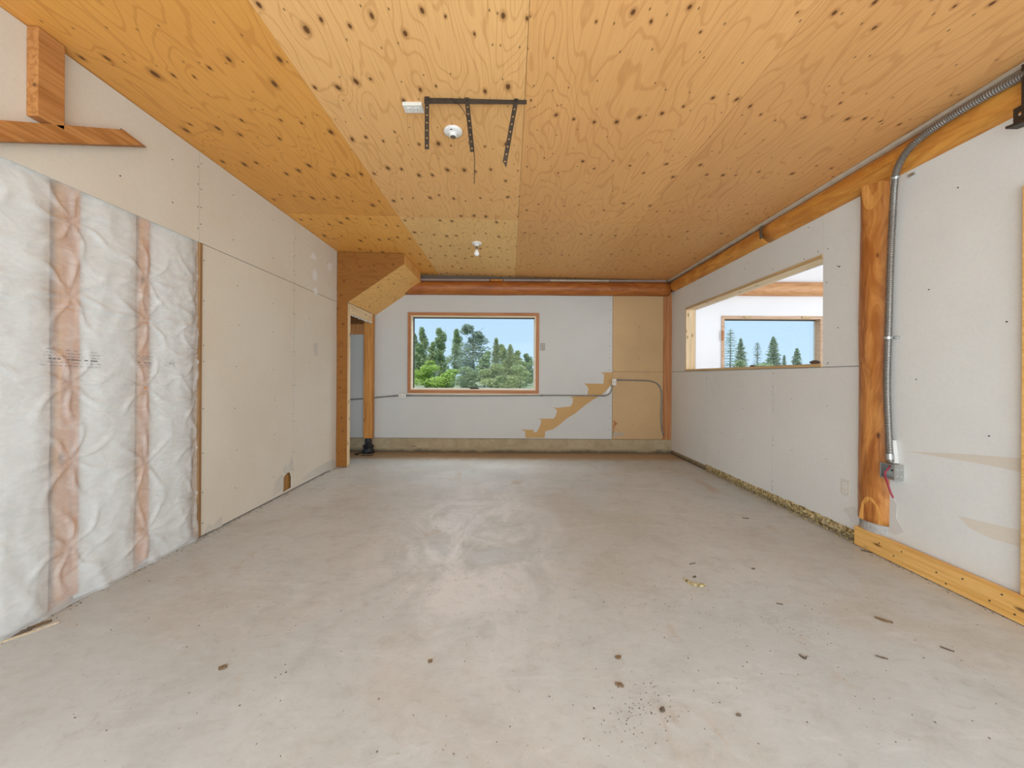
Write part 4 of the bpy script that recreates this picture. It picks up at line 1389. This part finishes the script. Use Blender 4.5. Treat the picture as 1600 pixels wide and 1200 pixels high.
def wallbox(px, py, w, h, label):
    p_ = onY(px, py, YB)
    r = root('wall_box', (p_.x, YB, p_.z), label, 'wall box')
    box('body', (p_.x - w / 2, YB - 0.045, p_.z - h / 2), (p_.x + w / 2, YB - 0.0015, p_.z + h / 2), 'galv', r, 0.003)
    box('cover', (p_.x - w / 2 - 0.002, YB - 0.048, p_.z - h / 2 - 0.002), (p_.x + w / 2 + 0.002, YB - 0.0455, p_.z + h / 2 + 0.002), 'ivory', r)
    for s_ in (-1, 1):
        for q_ in (-1, 1):
            box('slot', (p_.x + s_ * w * 0.22 - 0.003, YB - 0.0495, p_.z + q_ * 0.006 - 0.004), (p_.x + s_ * w * 0.22 + 0.003, YB - 0.0482, p_.z + q_ * 0.006 + 0.004), 'slot', r)
wallbox(630, 618, 0.112, 0.062, 'ivory wall box on the conduit at the window casing corner')
wallbox(958.5, 597, 0.062, 0.095, 'ivory wall box at the seam above the bare stair outline')

# ================================================================== NEXT ROOM
nr_ = root('wall_next_room', (5, YB, 0), 'white end wall of the next room seen through the pass-through', 'wall', kind='structure')
nx0, nx1, nz0, nz1 = onY(1127, 530, YB).x, onY(1285.5, 530, YB).x, 0.94, onY(1127, 493.5, YB).z
NX = 6.6
a0, a1, c0, c1 = nx0 + 0.03, nx1 - 0.03, nz0 + 0.03, nz1 - 0.03
xs = XR + 0.152
for a, b in (((xs, YB, -0.1), (a0, YB + 0.13, 3.4)), ((a1, YB, -0.1), (NX, YB + 0.13, 3.4)), ((a0, YB, -0.1), (a1, YB + 0.13, c0)), ((a0, YB, c1), (a1, YB + 0.13, 3.4))):
    box('wall_board', a, b, 'white_room', nr_)
box('far_side', (NX, YB - 0.9, -0.1), (NX + 0.1, YB + 0.13, 3.4), 'white_room', nr_)
box('far_side', (NX, Y0, -0.1), (NX + 0.1, 1.4, 3.4), 'white_room', nr_)
box('far_side', (NX, 1.4, 2.6), (NX + 0.1, YB - 0.9, 3.4), 'white_room', nr_)
box('far_side', (NX, 1.4, -0.1), (NX + 0.1, YB - 0.9, 0.5), 'white_room', nr_)
box('front_side', (xs, Y0, -0.1), (NX, Y0 + 0.1, 3.4), 'white_room', nr_)
ncl = box('ceiling_next_room', (xs, Y0 + 0.1, 3.3), (NX, YB, 3.4), 'white_room')
tag(ncl, 'white ceiling of the next room above its log beam', 'ceiling', kind='structure')
nfl = box('floor_next_room', (xs, Y0 + 0.1, -0.1), (NX, YB, 0), 'concrete')
tag(nfl, 'concrete floor of the next room beyond the side wall', 'floor', kind='structure')
nb = root('next_room_log_beam', (5, YB, 2.6), 'orange log beam across the white wall seen through the pass-through', 'log beam')
zlo, zhi = onY(1230, 461, YB - 0.1).z, onY(1230, 438.5, YB - 0.1).z
log('log', 'X', xs + 0.01, NX - 0.01, (YB - 0.012, (zlo + zhi) / 2), (zhi - zlo) / 2, 'log_pale', nb, None, seed=9.0, wob=0.003)
w3 = window('window_3', nx0, nx1, nz0, nz1, 0.03, 'rough_frame', 'rough_frame', 'rough_frame', 'wood framed window in the white next room showing conifers and sky', None)
for px, py, w_, h_ in ((1167, 497.5, 0.12, 0.03), (1258, 498, 0.14, 0.03)):
    p_ = onY(px, py, YB)
    m = MB(); m.prism([(p_.x - w_ / 2, p_.z + h_), (p_.x + w_ / 2, p_.z + h_), (p_.x + w_ * 0.38, p_.z), (p_.x - w_ * 0.42, p_.z)], 'Y', YB - 0.03, YB - 0.0165)
    m.build('shim', 'tan_y', w3)
p_ = onY(1127.5, 525, YB)
m = MB(); m.prism([(p_.x - 0.012, p_.z - 0.08), (p_.x + 0.018, p_.z - 0.075), (p_.x + 0.018, p_.z + 0.08), (p_.x - 0.012, p_.z + 0.09)], 'Y', YB - 0.03, YB - 0.0165)
m.build('shim', 'casing', w3)

# ================================================================== FLOOR DEBRIS
def chip(name, px, py, L, wd, h, ang, mat, label, cat, group=None, curl=0.0, seed=0.0):
    c_ = onZ(px, py, 0)
    m = MB(); vs, fs = [], []
    n = 9
    for i in range(n + 1):
        t_ = i / n - 0.5
        w_ = wd * (0.25 + 0.75 * math.sin(math.pi * (i + 0.35) / (n + 0.7))) * (1 + 0.5 * mnoise.noise((t_ * 5 + seed, 1, 0)))
        bend = curl * L * t_ * t_ + 0.25 * wd * mnoise.noise((t_ * 4, seed, 3))
        lift = h * (0.45 + 0.45 * abs(mnoise.noise((t_ * 5, seed, 7))) + 0.6 * t_ * t_)
        for v_, zz_ in ((-w_ / 2, 0.0), (-w_ * 0.42, lift * 0.8), (0.1 * w_, lift + 0.002), (w_ / 2, lift * 0.6), (w_ / 2, 0.0)):
            x_, y_ = t_ * L, v_ + bend
            vs.append((c_.x + x_ * math.cos(ang) - y_ * math.sin(ang), c_.y + x_ * math.sin(ang) + y_ * math.cos(ang), 0.0006 + zz_))
    for i in range(n):
        for k in range(5):
            a = i * 5
            fs.append((a + k, a + (k + 1) % 5, a + 5 + (k + 1) % 5, a + 5 + k))
    fs.append((0, 1, 2, 3, 4)); fs.append(tuple(n * 5 + k for k in (4, 3, 2, 1, 0)))
    m.add(vs, fs)
    return tag(m.build(name, mat), label, cat, group)
chip('straw_clump', 1085, 914, 0.115, 0.030, 0.016, -0.55, 'straw', 'ragged pale straw clump on the floor in front of the pass-through wall', 'clump', curl=0.9, seed=1)
chip('dark_crumb', 1085, 902, 0.022, 0.016, 0.010, 0.4, 'crumb', 'dark crumb just behind the pale straw clump', 'crumb', seed=2)
chip('wood_chip', 1381, 970, 0.065, 0.020, 0.012, -0.75, 'chip_brown', 'brown wood chip with pale tip lying off the end of the plank', 'wood chip', seed=3)
chip('wood_sliver', 1480, 1015, 0.042, 0.010, 0.005, -0.9, 'crumb', 'dark wood sliver on the floor closest to the yellow plank', 'wood sliver', seed=4)
chip('wood_sliver', 1378, 1028, 0.040, 0.010, 0.005, -0.5, 'crumb', 'dark wood sliver nearer the camera than the brown wood chip', 'wood sliver', seed=5)
chip('wood_shaving', 1257, 1029, 0.028, 0.014, 0.008, -0.3, 'crumb', 'curled dark shaving alone on the middle of the grey floor', 'shaving', curl=2.0, seed=6)
chip('dirt_clod', 966, 1028, 0.026, 0.020, 0.012, 0.2, 'chip_brown', 'brown dirt clod above the tan stained patch of floor', 'dirt clod', seed=7)
chip('dirt_clod', 968, 1071, 0.032, 0.022, 0.010, -0.6, 'chip_brown', 'flat brown dirt clod at the edge of the tan stain', 'dirt clod', seed=8)
chip('dirt_clod', 1035, 1110, 0.024, 0.018, 0.008, 0.8, 'crumb', 'dark dirt clod inside the tan stained patch of floor', 'dirt clod', seed=9)
chip('dirt_clod', 348, 1044, 0.028, 0.024, 0.016, 0.5, 'chip_brown', 'lone brown dirt clod on the floor nearest the plastic sheet', 'dirt clod', seed=10)
chip('dirt_clod', 672, 1034, 0.018, 0.018, 0.010, 0.1, 'chip_brown', 'small reddish brown clod on the bare floor below the pale painted reflection', 'dirt clod', seed=11)
chip('dirt_clod', 1154, 1118, 0.018, 0.012, 0.007, 0.1, 'crumb', 'tiny dark clod at the front of the floor', 'dirt clod', seed=12)
chip('wood_sliver', 1082, 881, 0.05, 0.008, 0.004, 0.35, 'crumb', 'thin dark sliver farther back than the straw clump', 'wood sliver', seed=13)
chip('wood_sliver', 1358, 863, 0.085, 0.018, 0.006, -0.8, 'crumb', 'long brown sliver beside the end of the yellow plank', 'wood sliver', seed=14)
chip('dirt_clod', 1177, 889, 0.022, 0.014, 0.008, 0.1, 'crumb', 'dark clod between the straw clump and the log post', 'dirt clod', seed=15)
chip('wood_sliver', 1218, 944, 0.03, 0.009, 0.004, -0.3, 'crumb', 'short dark sliver between straw clump and wood chip', 'wood sliver', seed=16)
chip('wood_sliver', 1165, 810, 0.05, 0.012, 0.006, -0.3, 'crumb', 'thin dark sliver on the floor before the ragged insulation', 'wood sliver', seed=17)
# splinters at the foot of the plastic
chip('wood_splinter', 40, 991, 0.20, 0.020, 0.008, 0.98, 'chip_pale', 'long pale wood splinter lying at the foot of the plastic sheet', 'wood splinter', seed=18)
chip('wood_splinter', 62, 977, 0.075, 0.028, 0.012, 1.0, 'chip_brown', 'broken brown wood wedge beside the pale splinter under the plastic', 'wood splinter', seed=19)
chip('wood_splinter', 18, 994, 0.12, 0.03, 0.014, 0.9, 'crumb', 'dark rotten wood piece under the plastic hem at the frame edge', 'wood splinter', seed=20)
# crumbs nobody would count
m = MB()
def crumb(x, y, s_):
    a = random.uniform(0, 6.28); e_ = random.uniform(0.35, 1)
    c_, d_ = math.cos(a) * s_, math.sin(a) * s_
    h_ = s_ * 0.6
    m.add([(x + c_, y + d_, 0.0005), (x - d_ * e_, y + c_ * e_, 0.0005), (x - c_, y - d_, 0.0005), (x + d_ * e_, y - c_ * e_, 0.0005), (x, y, 0.0005 + h_)],
          [(0, 1, 4), (1, 2, 4), (2, 3, 4), (3, 0, 4), (3, 2, 1, 0)])
for k in range(240):
    p_ = onZ(random.uniform(80, 1560), random.uniform(740, 1190), 0)
    if XL + 0.1 < p_.x < XR - 0.1: crumb(p_.x, p_.y, random.uniform(0.0015, 0.0048))
for cx_, cy_, sx_, sy_, nn in ((1000, 1105, 40, 30, 120), (1050, 935, 60, 25, 60), (1220, 990, 70, 25, 50), (1330, 960, 150, 60, 60), (620, 905, 60, 20, 25)):
    for k in range(nn):
        p_ = onZ(random.gauss(cx_, sx_), random.gauss(cy_, sy_), 0)
        if p_.y < YB and abs(p_.x) < 2.2: crumb(p_.x, p_.y, random.uniform(0.001, 0.004))
for k in range(240):                                # along the left wall and the right plank
    y = random.uniform(1.5, 5.0); crumb(XL + 0.004 + random.random() ** 2 * 0.05, y, random.uniform(0.002, 0.007))
for k in range(120):
    y = random.uniform(1.7, 2.8); crumb(XR - 0.045 - random.random() ** 2 * 0.05, y, random.uniform(0.002, 0.005))
for k in range(150):
    x = random.uniform(-2.1, 2.5); crumb(x, YB - 0.04 - random.random() ** 2 * 0.06, random.uniform(0.003, 0.009))
tag(m.build('floor_crumbs', 'crumb'), 'scattered dark crumbs and grit over the concrete floor', 'crumbs', kind='stuff')

# ================================================================== OUTSIDE
gd = MB()
gd.box((-220, YB + 0.2, -0.9), (220, 420, -0.6))
gd.build('ground', 'ground')
g_ = bpy.data.objects['ground']
tag(g_, 'pale gravel yard and meadow outside the windows', 'ground', kind='structure')
ap = box('driveway', (-14, -16, -0.35), (14, Y0, -0.12), 'drive')
tag(ap, 'concrete driveway outside the open overhead door behind the viewer', 'driveway', kind='structure')
hd = box('wall_front', (XL - 0.2, Y0 - 0.15, 2.45), (XR + 0.2, Y0 - 0.02, 2.95), 'board_right')
tag(hd, 'wall header over the open overhead door behind the viewer', 'wall', kind='structure')

GZ = -0.6
D0 = 72.0


def leaf(m, p_, s_):
    a = random.uniform(0, 6.28); b_ = random.uniform(-1.0, 1.0)
    u = Vector((math.cos(a), math.sin(a), b_ * 0.6)).normalized()
    w = u.cross(Vector((random.uniform(-1, 1), random.uniform(-1, 1), 1))).normalized()
    u *= s_; w *= s_ * 0.62
    m.add([p_ - u, p_ - w * 0.9, p_ + u, p_ + w * 0.9], [(0, 1, 2, 3)])


def tree_leafy(name, px, ytop, ybase, wpx, D, mat, label, group, cat='tree', nleaf=1500, ls=0.20, clear=0.12, lumps=9, trunk=True):
    x = (px - VX) / F * D
    top = EYE + (VY - ytop) / F * D
    base = min(EYE + (VY - ybase) / F * D, top - 1.0)
    base = GZ
    nleaf = int(nleaf * 2.3); ls *= 1.25; wpx *= 1.12
    R = wpx / 2 / F * D
    H = top - base
    r = root(name, (x, D, base), label, cat, group)
    m = MB()
    L = []
    for k in range(lumps):
        t_ = (k + 0.5) / lumps
        z = base + H * (clear + (0.94 - clear) * t_)
        rr = R * (0.45 + 0.65 * math.sin(math.pi * (0.18 + 0.68 * t_))) * (1.0 - 0.45 * t_ * t_)
        a = random.uniform(0, 6.28)
        L.append((x + 0.35 * R * math.cos(a), D + 0.35 * R * math.sin(a), z, rr * random.uniform(0.6, 0.95), H / lumps * random.uniform(0.7, 1.1)))
    for k in range(nleaf):
        cx, cy, cz, rr, hh = random.choice(L)
        v = Vector((random.gauss(0, 1), random.gauss(0, 1), random.gauss(0, 1))).normalized() * random.random() ** 0.4
        leaf(m, Vector((cx + v.x * rr, cy + v.y * rr, cz + v.z * hh)), ls * random.uniform(0.6, 1.25))
    cro = m.build('crown', mat, r); cro['kind'] = 'stuff'
    m = MB()
    m.tube([(x, D, base - 0.1), (x + 0.05 * R, D, base + H * 0.5), (x, D, base + H * 0.93)], lambda i: (0.14, 0.09, 0.03)[i], 7)
    for k in range(6):
        t_ = 0.3 + 0.1 * k; a = random.uniform(0, 6.28)
        m.tube([(x, D, base + H * t_), (x + 0.7 * R * math.cos(a), D + 0.7 * R * math.sin(a), base + H * (t_ + 0.13))], lambda i: (0.05, 0.015)[i], 5)
    m.build('trunk', 'bark', r)


def tree_conifer(name, px, ytop, wpx, D, mat, label, group, dense=1.0, gap=0.30, first=0.08, ls=0.2, droop=-0.12, shape=1.0, base=GZ):
    x = (px - VX) / F * D
    top = EYE + (VY - ytop) / F * D
    R = 1.2 * wpx / 2 / F * D
    H = top - base
    r = root(name, (x, D, base), label, 'tree', group)
    m = MB(); b_ = MB()
    z = base + H * first
    while z < top - 0.15:
        t_ = (top - z) / (H * (1 - first))
        rr = R * min(1.0, t_ ** shape * 1.05) * random.uniform(0.75, 1.1) + 0.05
        nb_ = max(4, int(8 * dense))
        ph = random.uniform(0, 6.28)
        for k in range(nb_):
            a = ph + 6.283 * k / nb_ + random.uniform(-.3, .3)
            q = rr * random.uniform(0.6, 1.1)
            e_ = Vector((x + q * math.cos(a), D + q * math.sin(a), z + droop * q + random.uniform(-.05, .1)))
            s0_ = Vector((x, D, z))
            b_.tube([s0_, e_], lambda i: (0.025, 0.008)[i], 4, caps=False)
            n_ = max(3, int(q / 0.11 * dense))
            for j in range(n_):
                f_ = (j + 0.6) / n_
                p_ = s0_.lerp(e_, f_) + Vector((random.gauss(0, .07), random.gauss(0, .07), random.gauss(0, .045)))
                leaf(m, p_, ls * random.uniform(0.55, 1.1))
        z += gap * random.uniform(0.7, 1.3) * (0.5 + 0.5 * t_)
    for k in range(12):
        leaf(m, Vector((x + random.gauss(0, .05), D + random.gauss(0, .05), top - random.uniform(0, 0.5))), ls * 0.5)
    cro = m.build('crown', mat, r); cro['kind'] = 'stuff'
    b_.tube([(x, D, base - 0.1), (x, D, base + H * 0.5), (x, D, top)], lambda i: (0.16, 0.09, 0.015)[i], 7)
    b_.build('trunk', 'bark', r)


G1 = 'trees outside the end wall window'
tree_leafy('leafy_tree', 651, 519, 603, 26, 78, 'leaf_mid', 'leafy tree half hidden at the window edge by the corner post', G1)
tree_leafy('leafy_tree', 661, 512, 603, 20, 84, 'leaf_mid', 'slim leafy tree behind the bright green bush', G1)
tree_leafy('leafy_tree', 687, 509, 603, 24, 80, 'leaf_mid', 'round topped tall leafy tree behind the low bright bush', G1, nleaf=1700)
tree_leafy('leafy_tree', 710, 514, 603, 25, 87, 'leaf_mid', 'leafy tree standing just beside the broad dark pine', G1, nleaf=1700)
tree_leafy('leafy_tree', 674, 533, 603, 20, 74, 'leaf_mid', 'shorter leafy tree between the two slim tall ones', G1, nleaf=1200)
tree_leafy('pine_tree', 738, 505, 603, 47, 70, 'needle', 'broad dark open pine tallest in the end wall window', G1, nleaf=2200, ls=0.19, lumps=16, clear=0.10)
tree_conifer('conifer', 775, 527, 26, 76, 'leaf_olive', 'pointed olive conifer just past the broad dark pine', G1, 1.6, 0.24, ls=0.17, shape=0.7)
tree_leafy('leafy_tree', 787, 536, 603, 22, 83, 'leaf_olive', 'olive tree touching the pointed olive conifer', G1)
tree_conifer('conifer', 797, 537, 24, 70, 'leaf_olive', 'blunt olive conifer between two olive leafy trees', G1, 1.6, 0.24, ls=0.17, shape=0.6)
tree_leafy('leafy_tree', 808, 546, 603, 24, 78, 'leaf_olive', 'low olive leafy tree sloping down from the blunt conifer', G1)
tree_leafy('leafy_tree', 823, 551, 603, 24, 84, 'leaf_mid', 'short pale leafy tree beside the window casing next to wall plate', G1)
tree_leafy('leafy_tree', 757, 548, 603, 26, 64, 'leaf_mid', 'low leafy tree under the broad dark pine', G1, nleaf=1200)
tree_leafy('leafy_bush', 667, 563, 604, 44, 60, 'leaf_bright', 'bright yellow green bush low in the window beside the jamb', G1, 'bush', 1600, 0.15, 0.03, 6)
tree_leafy('leafy_bush', 699, 577, 604, 40, 58, 'leaf_bright', 'low bright green bush in the middle of the window foot', G1, 'bush', 1300, 0.15, 0.03, 5)
tree_leafy('leafy_bush', 730, 573, 604, 40, 60, 'leaf_mid', 'low dull green bush under the dark pine', G1, 'bush', 1300, 0.15, 0.03, 5)
tree_leafy('leafy_bush', 768, 570, 604, 44, 59, 'leaf_olive', 'low olive bush under the pointed olive conifer', G1, 'bush', 1300, 0.15, 0.03, 5)
tree_leafy('leafy_bush', 812, 572, 604, 48, 61, 'leaf_olive', 'low olive bush below the short pale tree', G1, 'bush', 1300, 0.15, 0.03, 5)
G2 = 'conifers outside the next room window'
tree_conifer('spruce_tree', 1141, 511, 29, 70, 'spruce', 'tallest sparse spruce beside the next room window frame', G2, 0.9, 0.55, 0.1, 0.15, -0.05, 0.45)
tree_conifer('spruce_tree', 1157, 526, 30, 76, 'spruce', 'dense spruce close against the tallest sparse spruce', G2, 1.5, 0.28, 0.05, 0.17, -0.15, 0.75)
tree_conifer('spruce_tree', 1183, 532, 17, 75, 'needle', 'thin sparse conifer standing alone mid window', G2, 0.8, 0.42, 0.1, 0.15, 0.25, 0.4)
tree_conifer('spruce_tree', 1208, 523, 31, 70, 'spruce', 'broad dense spruce right of the thin sparse conifer'.replace('right of', 'next to'), G2, 1.7, 0.26, 0.05, 0.17, -0.08, 0.7)
tree_conifer('spruce_tree', 1225, 552, 12, 74, 'spruce', 'small conifer tucked against the broad dense spruce', G2, 1.4, 0.28, 0.05, 0.16, -0.1, 0.7)
tree_conifer('spruce_tree', 1245, 541, 24, 71, 'spruce', 'last dense spruce before open sky in next room window', G2, 1.7, 0.26, 0.05, 0.17, -0.1, 0.75)
tree_leafy('leafy_bush', 1148, 563, 590, 40, 66, 'leaf_mid', 'pale bush at the foot of the tallest sparse spruce', G2, 'bush', 1200, 0.16, 0.03, 5)
tree_leafy('leafy_bush', 1200, 565, 590, 50, 66, 'leaf_mid', 'pale bush at the foot of the broad dense spruce', G2, 'bush', 1200, 0.16, 0.03, 5)
